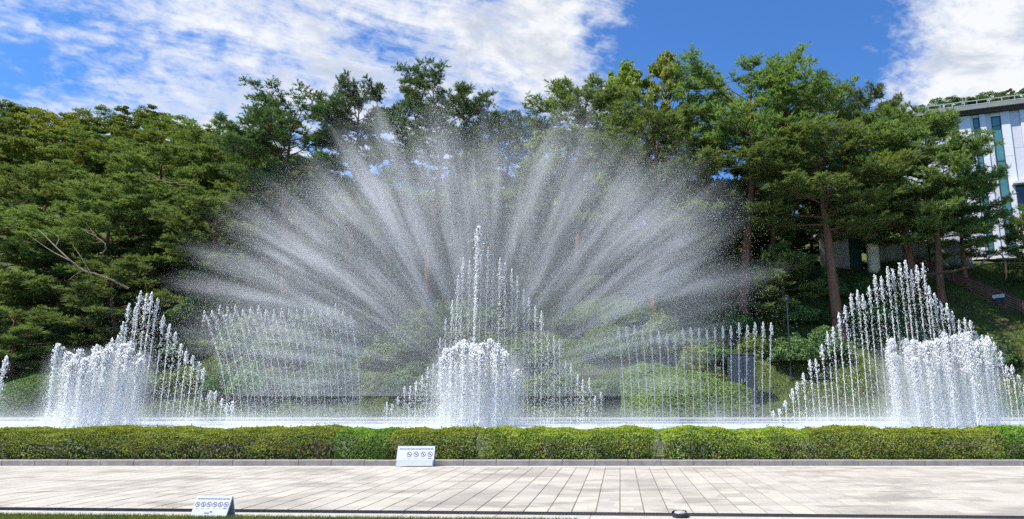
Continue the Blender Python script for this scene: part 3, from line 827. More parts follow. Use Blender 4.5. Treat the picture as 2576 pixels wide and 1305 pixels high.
# ------------------------------------------------------------------ building on the right
def building():
    a = P(2340, 290, 66.0); b = P(2640, 280, 62.5)
    ang_b = math.atan2(b[1] - a[1], b[0] - a[0])
    Lx = math.hypot(b[0] - a[0], b[1] - a[1]) + 8
    zt = (a[2] + b[2]) / 2
    zb = float(ground(a[0], 66)) - 0.3
    root = empty('white_building', (a[0], a[1], zb), ang_b)
    Ht = zt - zb
    ux = Lx - 8
    def fx(px, py=400):                       # picture column -> metres along the facade
        r = ray(px, py)
        d = np.array([math.cos(ang_b), math.sin(ang_b)])
        A = np.array([[r[0], -d[0]], [r[1], -d[1]]])
        return float(np.linalg.solve(A, a[:2])[1])
    def fz(px, py):
        r = ray(px, py)
        x = fx(px, py)
        yy = a[1] + math.sin(ang_b) * x
        return EYE + r[2] / r[1] * yy - zb
    obj('wall', box(-2.5, Lx, 0.12, 14, 0, Ht), M['panel_grey'], root)
    # cladding: tall bays of panels split by joints, some bays proud of the rest
    edges = [(2330, 2372, 0), (2372, 2393, 0), (2409, 2440, 1), (2440, 2447, 0), (2463, 2479, 1), (2479, 2493, 0), (2517, 2540, 1), (2540, 2566, 0), (2566, 2584, 1), (2600, 2640, 0)]
    # the window strips fill the gaps
    rsb = np.random.default_rng(9)
    for x0, x1, proud in edges:
        X0, X1 = fx(x0, 300) + 0.015, fx(x1, 300) - 0.015
        zz = 0.0
        n = 4 if not proud else 3
        cuts = sorted([Ht * (i + rsb.uniform(-0.12, 0.12)) / n for i in range(1, n)])
        lv = [0] + cuts + [Ht - 0.02]
        for z0, z1 in zip(lv[:-1], lv[1:]):
            obj('cladding_panel', box(X0, X1, -0.10 if proud else 0.02, 0.119, z0 + 0.012, z1 - 0.012), M['panel'] if proud else M['panel_grey'], root)
    for x0, x1, ytop, ybot in ((2393, 2409, 298, 560), (2447, 2463, 296, 560), (2493, 2517, 292, 560), (2584, 2600, 345, 560)):
        X0, X1 = fx(x0, 300), fx(x1, 300)
        Zt = min(fz((x0 + x1) / 2, ytop), Ht - 0.05)
        wn = obj('window', cat([box(X0 + 0.004, X0 + 0.07, 0.0, 0.118, 0.5, Zt), box(X1 - 0.07, X1 - 0.004, 0.0, 0.118, 0.5, Zt), box(X0 + 0.07, X1 - 0.07, 0.0, 0.118, Zt - 0.08, Zt)]), M['frame'], root)
        zs = np.arange(0.5, Zt - 0.1, 1.9)
        for i, z0 in enumerate(zs):
            z1 = min(z0 + 1.9, Zt - 0.085)
            obj('pane', box(X0 + 0.072, X1 - 0.072, 0.08, 0.115, z0 + 0.06, z1 - 0.003), M['glass'] if x0 < 2580 else M['glass_dark'], wn)
            obj('mullion', box(X0 + 0.072, X1 - 0.072, 0.05, 0.117, z0, z0 + 0.055), M['frame'], wn)
        if Zt < Ht - 0.3:
            obj('cladding_panel', box(X0 + 0.01, X1 - 0.01, 0.02, 0.119, Zt + 0.01, Ht - 0.02), M['panel'], root)
    rf = obj('roof', box(-1.6, Lx + 1, -0.8, 14.5, Ht + 0.36, Ht + 0.78), M['roof_grey'], root)
    obj('soffit', box(-1.2, Lx + 1, -0.5, 14.2, Ht + 0.003, Ht + 0.357), M['soffit'], rf)
    # roof railing
    for i in range(18):
        x = -1.4 + i * 1.15
        obj('railing_post', box(x, x + 0.07, -0.65, -0.58, Ht + 0.783, Ht + 1.30), M['rail_pale'], rf)
    for z in (1.303, 0.92):
        obj('rail', box(-1.5, Lx, -0.575 if z < 1 else -0.66, -0.53 if z < 1 else -0.57, Ht + z, Ht + z + 0.07), M['rail_pale'], rf)
    # ledge and lower doorway just visible at the right edge
    X0 = fx(2545, 470)
    lg = obj('ledge', box(X0, Lx, -0.9, -0.11, fz(2560, 460) - 0.25, fz(2560, 460)), M['panel'], root)
    obj('doorway', box(X0 + 0.3, Lx - 1, -0.16, -0.115, fz(2560, 500) - 1.2, fz(2560, 464)), M['glass_dark'], root)
    tag(root, 'white clad building with tall teal window strips and railed flat roof', 'building')
building()

# entrance house with a round column
def entrance():
    p = P(2185, 664, 53.0)
    z0 = float(ground(p[0], 53.5)) - 0.4
    root = empty('entrance_pavilion', (p[0], 53.0, z0))
    X = lambda px: P(px, 620, 53.0)[0] - p[0]
    Z = lambda py: P(2150, py, 53.0)[2] - z0
    obj('wall', box(X(2075), X(2148), 1.2, 1.5, 0, Z(588)), M['conc'], root)
    obj('side_wall', box(X(2200), X(2290), 1.6, 1.9, 0, Z(600)), M['conc'], root)
    obj('beam', box(X(2075), X(2205), 0.7, 1.19, Z(590), Z(580)), M['conc'], root)
    obj('canopy', box(X(2070), X(2212), -0.6, 3.4, Z(580) + 0.003, Z(570), 0.05), M['cream'], root)
    dr = obj('door', box(X(2150), X(2180), 1.25, 1.33, 0.05, Z(592)), M['green_door'], root)
    for i in range(4):
        x0 = X(2150) + 0.03 + i * (X(2180) - X(2150)) / 4
        obj('door_panel', box(x0, x0 + (X(2180) - X(2150)) / 4 - 0.03, 1.22, 1.248, 0.1, Z(594)), M['green_door'], dr)
    r = (X(2212) - X(2182)) / 2
    h = Z(584)
    col = empty('column', ((X(2212) + X(2182)) / 2, 0.2, 0))
    col.parent = root
    for i in range(4):
        V, F = lathe([(0, i * h / 4 + 0.01), (r - 0.01, i * h / 4 + 0.01), (r, i * h / 4 + 0.03), (r, (i + 1) * h / 4 - 0.03), (r - 0.01, (i + 1) * h / 4 - 0.01), (0, (i + 1) * h / 4 - 0.01)], 24)
        obj('drum', (V, F), M['cream'], col)
    tag(root, 'concrete entrance with thick round cream column and dark green door', 'building')
entrance()

# retaining wall and its metal fence
def retaining():
    a = P(2268, 640, 55.5); b = P(2445, 640, 54.0)
    an = math.atan2(b[1] - a[1], b[0] - a[0]); L = math.hypot(*(b - a)[:2])
    z0 = float(ground(a[0], 55)) - 1.6
    zt = P(2380, 612, 54.6)[2]
    root = empty('retaining_wall', (a[0], a[1], z0), an)
    for i in range(4):
        obj('wall_section', box(i * L / 4 + 0.01, (i + 1) * L / 4 - 0.01, 0, 0.35, 0, zt - z0), M['conc'], root)
    obj('coping', box(-0.05, L + 0.05, -0.06, 0.41, zt - z0 + 0.003, zt - z0 + 0.12), M['granite'], root)
    tag(root, 'stained grey concrete retaining wall below the metal fence', 'wall')
    f = empty('metal_fence', (a[0], a[1], zt + 0.125), an)
    hh = 1.15
    fx0, fx1 = L * 0.30, L * 0.95
    obj('rail', box(fx0, fx1, 0.15, 0.20, hh - 0.05, hh), M['steel'], f)
    obj('rail', box(fx0, fx1, 0.15, 0.20, 0.08, 0.13), M['steel'], f)
    bm = mesh_np('bar', *box(-0.012, 0.012, 0.16, 0.19, 0.132, hh - 0.052)); bm.materials.append(M['steel'])
    for x in np.arange(fx0 + 0.08, fx1, 0.115):
        link('bar', bm, None, f, (x, 0, 0))
    for x in (fx0, (fx0 + fx1) / 2, fx1):
        obj('post', box(x - 0.035, x + 0.035, 0.205, 0.265, 0, hh + 0.05), M['steel'], f)
    tag(f, 'galvanised metal fence of upright bars on top of the retaining wall', 'fence')
retaining()

def post_lamp(px, pyb, pyt, Y, label, r=0.07):
    b = P(px, pyb, Y); t = P(px, pyt, Y)
    z0 = float(ground(b[0], Y)) - 0.1
    h = t[2] - z0
    root = empty('lamp_post', (b[0], Y, z0))
    obj('pole', lathe([(0, 0), (r * 1.6, 0), (r * 1.6, 0.25), (r, 0.3), (r * 0.8, h - 0.35), (0, h - 0.35)], 12), M['dark_metal'], root, smooth=False)
    obj('lantern', lathe([(0, h - 0.348), (r * 1.8, h - 0.34), (r * 2.4, h - 0.08), (0, h - 0.08)], 12), M['cabinet'], root)
    obj('cap', lathe([(0, h - 0.078), (r * 3, h - 0.07), (r * 1.2, h), (0, h + 0.02)], 12), M['dark_metal'], root)
    tag(root, label, 'lamp post')
post_lamp(2340, 660, 575, 52.5, 'dark post in front of the stained retaining wall', 0.10)
post_lamp(1990, 950, 742, 41.5, 'dark lamp post at the right edge of the fan spray', 0.06)

# wooden stair running down the slope to the right
def stair():
    def on_slope(px, py):
        ys = np.linspace(40, 60, 400)
        pts = np.array([P(px, py, y) for y in ys])
        return pts[np.argmax(ground(pts[:, 0], ys) > pts[:, 2])]
    a = on_slope(2288, 676); b = on_slope(2680, 848)
    d = (b - a)[:2]; L = float(np.hypot(*d)); an = math.atan2(d[1], d[0])
    za, zb = a[2] + 0.25, b[2] + 0.25
    root = empty('wooden_stair', (a[0], a[1], za), an)
    sl = (zb - za) / L
    Wd = 1.5
    n = int(L / 0.36)
    for side in (0, Wd):
        obj('stringer', bar((0, side, -0.1), (L, side, -0.1 + sl * L), 0.07, 0.34), M['wood'], root)
        obj('handrail', bar((0, side, 1.0), (L, side, 1.0 + sl * L), 0.11, 0.08), M['wood'], root)
        for k, zz in enumerate((0.28, 0.46, 0.64, 0.82)):
            obj('rail_board', bar((0, side + 0.02, zz), (L, side + 0.02, zz + sl * L), 0.025, 0.09 if side else 0.10), M['wood'], root)
        m = int(L / 1.1)
        for i in range(m + 1):
            x = L * i / m
            obj('post', box(x - 0.05, x + 0.05, side - 0.09, side - 0.012, sl * x - 1.0, sl * x + 1.06), M['wood'], root)
    for i in range(n):
        x = L * (i + 0.5) / n
        obj('tread', box(x - 0.17, x + 0.17, 0.04, Wd - 0.04, sl * x + 0.02, sl * x + 0.07), M['wood'], root)
    tag(root, 'brown wooden stair with slatted railings descending the right slope', 'stair')
    # small plate hung on the lower railing
    x = float(np.interp(2537, [2292, 2680], [0, L])) 
    s = empty('notice_plate', tuple(np.array([a[0] + math.cos(an) * x + math.sin(an) * 0.16, a[1] + math.sin(an) * x - math.cos(an) * 0.16, za + sl * x])), an)
    obj('plate', box(-0.42, 0.42, 0, 0.02, 0.55, 0.80), M['sign_grey'], s)
    obj('dark_panel', box(-0.40, 0.40, 0.0, 0.02, 0.12, 0.545), M['dark_metal'], s)
    tag(s, 'small pale plate above a dark panel on the lower stair railing', 'sign')
stair()

# dark cabinet behind the right jets
def cabinet():
    p0 = P(1838, 1000, 39.0); p1 = P(1905, 1000, 39.0); zt = P(1870, 892, 39.0)[2]
    z0 = float(ground(p0[0], 39.2)) - 0.3
    root = empty('utility_cabinet', (p0[0], 39.0, z0))
    w = p1[0] - p0[0]; h = zt - z0
    obj('body', box(0, w, 0, 0.8, 0, h), M['cabinet'], root)
    obj('top', box(-0.05, w + 0.05, -0.05, 0.85, h + 0.002, h + 0.07, 0.02), M['cabinet'], root)
    for i in range(2):
        dr = obj('door', box(0.04 + i * w / 2, w / 2 - 0.02 + i * w / 2, -0.03, -0.002, 0.35, h - 0.06), M['cabinet'], root)
        obj('handle', box(w / 2 + (0.06 if i else -0.1), w / 2 + (0.1 if i else -0.06), -0.06, -0.031, h * 0.5, h * 0.5 + 0.2), M['steel'], dr)
    obj('plinth', box(-0.1, w + 0.1, -0.1, 0.9, -0.1, 0.3), M['conc'], root)
    tag(root, 'tall slate grey utility cabinet behind the right row of jets', 'cabinet')
cabinet()

# ------------------------------------------------------------------ hedge
HY0, HZ0, HD = KY + 0.24, 0.06, 1.55
def hedge_h(x, rsn):
    return 0.83 + 0.03 * np.sin(x * 1.3) + 0.025 * np.sin(x * 3.1 + 1) + 0.02 * np.sin(x * 7.7)
def hedge(x0, x1, seed, mat, label, ch=(0.12, 0.12), bare=0.5):
    r2 = np.random.default_rng(seed)
    L = x1 - x0
    root = empty('hedge', ((x0 + x1) / 2, HY0 + HD / 2, HZ0))
    def shell(n):
        """points on the front, top and back of the clipped hedge"""
        x = r2.uniform(x0, x1, n)
        u = r2.uniform(0, 1, n)
        hh = hedge_h(x, r2)
        e0 = np.clip((x - x0) / ch[0], 0, 1); e1 = np.clip((x1 - x) / ch[1], 0, 1)
        hh = hh * (0.86 + 0.14 * np.sqrt(np.minimum(e0, e1)))
        s = u * (0.80 + HD + 0.35)
        y = np.where(s < 0.8, 0.0, np.where(s < 0.8 + HD, s - 0.8, HD))
        z = np.where(s < 0.8, s / 0.8, np.where(s < 0.8 + HD, 1.0, 1 - (s - 0.8 - HD) / 0.8))
        ny = np.where(s < 0.8, -1.0, np.where(s < 0.8 + HD, 0.0, 1.0)); nz = np.where((s >= 0.8) & (s < 0.8 + HD), 1.0, 0.15)
        # round the two long edges
        rr = 0.16
        dz = (1 - z) * hh
        dy = np.minimum(y, HD - y)
        c = np.clip(1 - (dz + dy) / rr, 0, 1)
        z2 = z * hh - c * 0.075
        y2 = y + np.where(y < HD / 2, 1, -1) * c * 0.075
        bulge = 0.05 * np.sin(x * 2.1 + seed) + 0.035 * np.sin(x * 5.3 + z2 * 6) + 0.06 * np.sin(z * np.pi)
        y2 = y2 + ny * bulge
        return x, y2, z2, ny, nz, z
    n = int(L * 6200)
    x, y, z, ny, nz, zf = shell(n)
    depth = np.abs(r2.normal(0, 0.028, n))
    y = y - ny * depth; z = z - (nz > 0.5) * depth + 0.018 * (nz > 0.5) * np.sin(x * 17 + y * 13) * np.sin(y * 19)
    # lower part is thin: bare twigs show
    thin = (zf < 0.46 + 0.16 * np.sin(x * 1.7 + seed) + 0.08 * np.sin(x * 6.1)) & (ny < -0.5)
    keep = ~thin | (r2.uniform(0, 1, n) < 1 - bare)
    x, y, z, ny, nz = x[keep], y[keep], z[keep], ny[keep], nz[keep]
    C = np.stack([x - (x0 + x1) / 2, y - HD / 2, z], -1)
    N = np.stack([r2.normal(0, 0.2, len(x)), ny, nz], -1)
    V, F = leaves_mesh(C, N, np.full(len(C), 0.046), r2, 0.6, 0.45)
    # shoots that stick up from the clipped top
    m = int(L * 14)
    xs = r2.uniform(x0 + 0.1, x1 - 0.1, m); ysn = r2.uniform(0.1, HD - 0.1, m)
    hs = np.repeat(hedge_h(xs, r2), 4) + np.tile([0.01, 0.03, 0.05, 0.07], m) * np.repeat(r2.uniform(0.2, 1.1, m), 4)
    C2 = np.stack([np.repeat(xs, 4) - (x0 + x1) / 2, np.repeat(ysn, 4) - HD / 2, hs], -1) + r2.normal(0, 0.012, (4 * m, 3))
    V2, F2 = leaves_mesh(C2, np.tile([[0, 0, 1.0]], (4 * m, 1)), np.full(4 * m, 0.045), r2, 0.6, 0.3)
    V, F = cat([(V, F), (V2, F2)])
    obj('foliage', (V, F), M[mat], root)
    # twiggy stems
    tw = []
    for i in range(int(L * 16)):
        xb = r2.uniform(x0 + 0.05, x1 - 0.05) - (x0 + x1) / 2
        yb = r2.uniform(0.02, 0.75) - HD / 2
        d = r2.normal(0, 0.16, 2)
        hgt = r2.uniform(0.35, 0.7)
        pts = np.array([[xb, yb, -0.02], [xb + d[0] * 0.5, max(-HD / 2 - 0.02, yb + d[1] * 0.4 - 0.02), hgt * 0.4], [xb + d[0], max(-HD / 2 - 0.03, yb + d[1] * 0.5 - 0.06), hgt * 0.75], [xb + d[0] * 1.5 + r2.normal(0, 0.05), yb + d[1] * 0.5, hgt]])
        tw.append(tube(pts, [0.014, 0.011, 0.008, 0.004], 4, caps=False))
        for _ in range(3):
            k = r2.uniform(0.3, 0.9)
            b0 = pts[1] * (1 - k) + pts[2] * k
            e = b0 + np.array([r2.normal(0, 0.13), r2.normal(-0.05, 0.08), r2.uniform(0.02, 0.22)])
            e[1] = max(e[1], -HD / 2 - 0.05)
            tw.append(tube(np.stack([b0, (b0 + e) / 2 + r2.normal(0, 0.02, 3), e]), [0.007, 0.005, 0.003], 3, caps=False))
    obj('stems', cat(tw), M['twig'], root)
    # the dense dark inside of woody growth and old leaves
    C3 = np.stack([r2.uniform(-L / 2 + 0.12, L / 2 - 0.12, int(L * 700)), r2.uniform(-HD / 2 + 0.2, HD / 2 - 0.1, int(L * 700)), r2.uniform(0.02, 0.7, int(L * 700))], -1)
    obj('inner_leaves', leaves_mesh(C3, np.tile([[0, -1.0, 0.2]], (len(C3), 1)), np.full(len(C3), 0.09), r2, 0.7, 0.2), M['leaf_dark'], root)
    tag(root, label, 'hedge', 'clipped hedges behind the kerb')
hx = lambda px: float(P(px, 1110, HY0 + 0.4)[0])
hedge(hx(-90), hx(855), 1, 'leaf_hedge', 'clipped hedge at left with bare brown twigs at its foot', (0.1, 0.1), 0.80)
hedge(hx(856), hx(992), 2, 'leaf_hedge_green', 'short bright green hedge section left of the notice sign', (0.1, 0.1), 0.25)
hedge(hx(993), hx(1203), 3, 'leaf_hedge', 'clipped hedge behind the notice sign, ending at a notch', (0.1, 0.55), 0.45)
hedge(hx(1209), hx(1655), 4, 'leaf_hedge', 'clipped hedge between the two notches right of the centre', (0.25, 0.35), 0.65)
hedge(hx(1663), hx(2030), 5, 'leaf_hedge', 'yellowish clipped hedge right of the second notch', (0.35, 0.25), 0.75)
hedge(hx(2034), hx(2500), 6, 'leaf_hedge', 'darker hedge section in front of the right peaked jets', (0.2, 0.1), 0.4)
hedge(hx(2502), hx(2680), 7, 'leaf_hedge_green', 'bright green hedge section at the right edge', (0.1, 0.1), 0.35)
bed = obj('hedge_bed', box(-40, 30, KY + 0.22, KY + 2.3, -0.045, 0.075), M['joint']); tag(bed, kind='structure')

# white blossoms caught on the hedge
for i, (px, py) in enumerate(((1483, 1079), (1541, 1079))):
    p = P(px, py, HY0 + 0.55)
    r2 = np.random.default_rng(300 + i)
    root = empty('white_blossom', (p[0], HY0 + 0.5, HZ0 + float(hedge_h(p[0], None)) + 0.02))
    for k in range(6):
        a = k * 1.047 + 0.3
        c = np.array([math.cos(a), math.sin(a), 0.4])
        V = np.array([[0, 0, 0], c * 0.04 + np.array([-c[1], c[0], 0]) * 0.03, c * 0.085, c * 0.04 - np.array([-c[1], c[0], 0]) * 0.03])
        obj('petal', (V, np.array([[0, 1, 2, 3]])), M['white'], root)
    tag(root, ('left' if i == 0 else 'right') + ' one of the two white blossoms on top of the hedge', 'flower', 'white blossoms on the hedge')

# ------------------------------------------------------------------ signs
def ring(r, w, n=20):
    a = np.linspace(0, 2 * np.pi, n, endpoint=False)
    V = np.concatenate([np.stack([np.cos(a) * r, 0 * a, np.sin(a) * r], -1), np.stack([np.cos(a) * (r - w), 0 * a, np.sin(a) * (r - w)], -1)])
    j = np.arange(n); k = (j + 1) % n
    return V, np.stack([j, k, n + k, n + j], -1)
def rect(x0, x1, z0, z1, y=0.0):
    return np.array([[x0, y, z0], [x1, y, z0], [x1, y, z1], [x0, y, z1]], float), np.array([[0, 1, 2, 3]])
def strip(x0, z0, x1, z1, w):
    d = unit(np.array([x1 - x0, z1 - z0])); s = np.array([-d[1], d[0]]) * w / 2
    return np.array([[x0 - s[0], 0, z0 - s[1]], [x0 + s[0], 0, z0 + s[1]], [x1 + s[0], 0, z1 + s[1]], [x1 - s[0], 0, z1 - s[1]]]), np.array([[0, 1, 2, 3]])
def shift(VF, dx, dy, dz):
    return VF[0] + np.array([dx, dy, dz]), VF[1]
def pictogram(k):
    if k % 3 == 0: return [strip(-0.35, 0.1, 0.35, 0.1, 0.22), strip(-0.25, 0.1, -0.25, -0.4, 0.12), strip(0.25, 0.1, 0.25, -0.4, 0.12), strip(0.3, 0.1, 0.5, 0.35, 0.16)]
    if k % 3 == 1: return [strip(0, 0.45, 0, -0.1, 0.24), strip(0, -0.1, -0.25, -0.5, 0.14), strip(0, -0.1, 0.25, -0.5, 0.14), strip(-0.35, 0.2, 0.35, 0.05, 0.12)]
    return [strip(-0.45, 0.0, 0.45, 0.0, 0.2), strip(-0.2, 0.0, 0.0, 0.35, 0.14), strip(0.1, 0.0, -0.1, -0.4, 0.14)]

def a_frame(name, base, wid, hei, lean, rz, label, pics, grey_band, y_top_flap=False, notice=1):
    root = empty(name, tuple(base), rz)
    tl = math.atan2(lean, hei); fl = math.hypot(lean, hei)
    fr = empty('front_board', (0, 0, 0)); fr.parent = root; fr.rotation_euler = (-tl, 0, 0)
    bx0 = fl * (0.30 if grey_band else 0.0)
    obj('sheet', box(-wid / 2, wid / 2, 0, 0.012, bx0, fl), M['white'], fr)
    if grey_band: obj('lower_band', box(-wid / 2 + 0.02, wid / 2 - 0.02, 0.001, 0.012, 0.02, bx0 - 0.003), M['sign_grey'], fr)
    obj('back_board', np_rot(box(-wid / 2, wid / 2, -0.012, 0, 0.0, fl), tl, lean * 2 + 0.02), M['sign_grey'], root)
    for sx in (-1, 1):
        xs = sx * (wid / 2 - 0.012)
        obj('leg', box(xs - 0.012, xs + 0.012, 0.0125, 0.024, 0.0, fl * 0.97), M['steel'], fr)
    y = -0.002
    # heading: a row of short dark blocks, too small to read
    hd = []
    r2 = np.random.default_rng(len(pics) + int(wid * 100))
    x = -wid * 0.45
    while x < wid * 0.43:
        l = r2.uniform(0.05, 0.12) * wid
        hd.append(rect(x, min(x + l, wid * 0.46), fl * 0.835, fl * 0.885, y)); x += l + 0.012 * wid
    obj('heading', cat(hd), M['ink_blue'], fr)
    zc = fl * (0.585 if not grey_band else 0.60)
    rr = fl * 0.125
    for i, k in enumerate(pics):
        xc = (-0.40 + 0.80 * i / (len(pics) - 1)) * wid if not grey_band else (-0.17 + 0.56 * i / (len(pics) - 1)) * wid
        parts = [ring(rr, rr * 0.2), strip(-rr * 0.62, rr * 0.62, rr * 0.62, -rr * 0.62, rr * 0.18)]
        o = obj('prohibition_symbol', shift(cat(parts), xc, y - 0.001, zc), M['ink_violet'], fr)
        g = [(v * rr, f) for v, f in pictogram(k)]
        obj('pictogram', shift(cat(g), xc, y, zc), M['ink_blue'] if k % 2 else M['ink_violet'], o)
        obj('caption', rect(xc - rr * 0.7, xc + rr * 0.7, zc - rr * 1.75, zc - rr * 1.4, y), M['sign_grey'] if i < len(pics) - 1 else M['ink_blue'], fr)
    if not grey_band:
        obj('logo_word', rect(-0.14 * wid, 0.0, fl * 0.14, fl * 0.19, y), M['ink_blue'], fr)
        obj('logo_mark', rect(0.01 * wid, 0.075 * wid, fl * 0.19, fl * 0.26, y), M['ink_red'], fr)
    tag(root, label, 'sign', 'folding notice signs')
    return root
def np_rot(VF, tl, yoff):
    V, F = VF
    c, s = math.cos(tl), math.sin(tl)
    W2 = V.copy()
    W2[:, 1] = V[:, 1] * c - V[:, 2] * s + yoff
    W2[:, 2] = V[:, 1] * s + V[:, 2] * c
    return W2, F
b = G(523, 1299, 0.012)
sc = FPX / np.linalg.norm(b[1]) 
a_frame('notice_sign', b, 0.52, 0.262, 0.10, R(-3), 'small white folding sign with six prohibition circles on the paving edge', [0, 1, 2, 0, 1, 2], False)
b2 = P(1042, 1168, KY - 0.30)
a_frame('notice_sign', (b2[0], KY - 0.30, 0.0), 0.93, 0.49, 0.13, R(2), 'white folding sign with grey lower band against the kerb before the hedge', [2, 0, 1, 2], True)

# ground spotlight at the bottom edge and a small orange marker post behind the pool
p = G(1711, 1302)
root = empty('ground_spotlight', (p[0], p[1], 0.0), R(20))
V, F = lathe([(0.0, 0.0), (0.10, 0.0), (0.12, 0.03), (0.12, 0.06), (0.10, 0.065), (0.0, 0.065)], 20)
obj('housing', (V, F), M['dark_metal'], root)
a = np.linspace(0, np.pi / 2, 6)
obj('lens', lathe([(0.085 * math.cos(t), 0.067 + 0.03 * math.sin(t)) for t in a], 20), M['lens'], root, smooth=True)
obj('hood', cat([tube([(0.10 * math.cos(t), 0.10 * math.sin(t), 0.07) for t in np.linspace(0.2, 2.9, 12)], 0.02, 6)]), M['dark_metal'], root)
tag(root, 'small black round spotlight on the paving at the bottom edge', 'spotlight')
p = P(2470, 1048, 35.6)
root = empty('marker_post', (p[0], 35.25, 0.78))
obj('post', lathe([(0, 0), (0.05, 0), (0.05, 0.42), (0.03, 0.47), (0, 0.47)], 12), M['orange'], root)
obj('base', lathe([(0, 0.001), (0.09, 0.001), (0.09, 0.03), (0.052, 0.035)], 12), M['dark_metal'], root)
tag(root, 'small orange marker post on the far pool rim at right', 'post')

# ------------------------------------------------------------------ the fountain
TET = np.array([[1, 1, 1], [1, -1, -1], [-1, 1, -1], [-1, -1, 1]], float) / math.sqrt(3)
TETF = np.array([[0, 1, 2], [0, 3, 1], [0, 2, 3], [1, 3, 2]])
def drops(C, size, rs, stretch=None):
    """water drops: one small solid each"""
    n = len(C)
    q = unit(rs.normal(0, 1, (n, 4)))
    w, x, y, z = q.T
    Rm = np.stack([1 - 2 * (y * y + z * z), 2 * (x * y - z * w), 2 * (x * z + y * w), 2 * (x * y + z * w), 1 - 2 * (x * x + z * z), 2 * (y * z - x * w),
                   2 * (x * z - y * w), 2 * (y * z + x * w), 1 - 2 * (x * x + y * y)], -1).reshape(n, 3, 3)
    V = np.einsum('nij,kj->nki', Rm, TET) * size[:, None, None]
    if stretch is not None:                     # drawn out along the direction of flight
        d = unit(stretch)
        k = np.einsum('nki,ni->nk', V, d)
        V = V + d[:, None] * (k * 1.4)[..., None]
    V = (V + C[:, None]).reshape(-1, 3)
    F = (np.arange(n)[:, None, None] * 4 + TETF[None]).reshape(-1, 3)
    return V, F

def tri(VF):
    V, F = VF
    return V, np.concatenate([F[:, [0, 1, 2]], F[:, [0, 2, 3]]])

def jet(base, top, rs, thick=1.0, head=1.0, beads=1.0, fall=1.0, break_at=0.45):
    """a single upright jet: smooth stem, beads higher up, a ragged head and falling drops"""
    base = np.array(base, float); top = np.array(top, float)
    d = top - base; h = np.linalg.norm(d)
    lean = d.copy(); lean[2] = 0
    path = lambda t: base + d * t[:, None] * np.array([0, 0, 1]) + lean * (t ** 1.5)[:, None]
    ts = np.linspace(0, break_at + 0.2, 8)
    stem = tube(path(ts) - base, 0.0125 * thick * np.linspace(1.1, 0.6, 8), 5, caps=False)
    parts = []
    n = int(h * 60 * beads) + 14
    t = break_at * 0.4 + (1 - break_at * 0.4) * rs.uniform(0, 1, n) ** 0.8
    clump = 0.5 + 0.5 * np.sin(t * h * rs.uniform(5, 12) + rs.uniform(0, 6)) * np.sin(t * h * rs.uniform(2, 5) + rs.uniform(0, 6))
    t = t[rs.uniform(0, 1, n) < 0.25 + 0.75 * clump]
    c = path(t) - base + rs.normal(0, 1, (len(t), 3)) * (0.008 + 0.030 * t ** 2)[:, None] * thick
    parts.append(drops(c, rs.uniform(0.007, 0.019, len(t)) * (0.8 + 0.4 * thick), rs, np.tile([[0, 0, 1.0]], (len(t), 1))))
    m = int((36 + 9 * h) * head)
    g = np.abs(rs.normal(0, 1, m))
    c = top - base - np.stack([np.zeros(m), np.zeros(m), g * (0.13 + 0.035 * h)], -1) + rs.normal(0, 1, (m, 3)) * (0.010 + 0.028 * g)[:, None] * (1 + 0.03 * h) * thick
    parts.append(drops(c, rs.uniform(0.010, 0.032, m), rs, np.tile([[0, 0, 1.0]], (m, 1))))
    m = int(h * 26 * fall)
    if m:
        t = rs.uniform(0.0, 0.97, m)
        c = path(t) - base + rs.normal(0, 1, (m, 3)) * np.array([0.11, 0.16, 0]) * (0.5 + 0.9 * (1 - t))[:, None]
        parts.append(drops(c, rs.uniform(0.006, 0.016, m), rs, np.tile([[0, 0, 1.0]], (m, 1))))
    return stem, cat(parts)

def place_jet(base, sd, extra=()):
    o = obj('water_jet', sd[0], M['drop'], loc=tuple(base), smooth=True)
    d = obj('drops', cat([sd[1], *extra]), M['drop'], o, smooth=True)
    d['kind'] = 'stuff'
    return o

rf = np.random.default_rng(2024)
def envelope(pts, x):
    a = np.array(pts, float)
    return np.interp(x, a[:, 0], a[:, 1])

def peaked_row(pts, x0, x1, step, Y, where, group, fall=1.2, loose=0.0):
    xs = np.arange(x0, x1 + 1, step)
    for i, px in enumerate(xs):
        jx = px + rf.uniform(-1.5, 1.5)
        py = envelope(pts, jx) + rf.normal(0, 9)
        yy = Y + 0.5 * math.sin(i * 0.9)
        top = P(jx, py, yy)
        if top[2] < WZ + 0.15: continue
        base = np.array([top[0] + rf.uniform(0.02, 0.12) * (top[2] / 6), yy, WZ - 0.02])
        h = top[2] - WZ
        o = place_jet(base, jet(base, top, rf, 0.9 - 0.3 * loose, 1.15 - 0.5 * loose, (0.9 + 0.10 * h) * (1 - 0.45 * loose), fall, 0.45 - 0.25 * loose))
        tag(o, f'{"tall" if h > 4 else "thin"} water jet, {nth(i + 1)} from the left in the {where}', 'water jet', group)

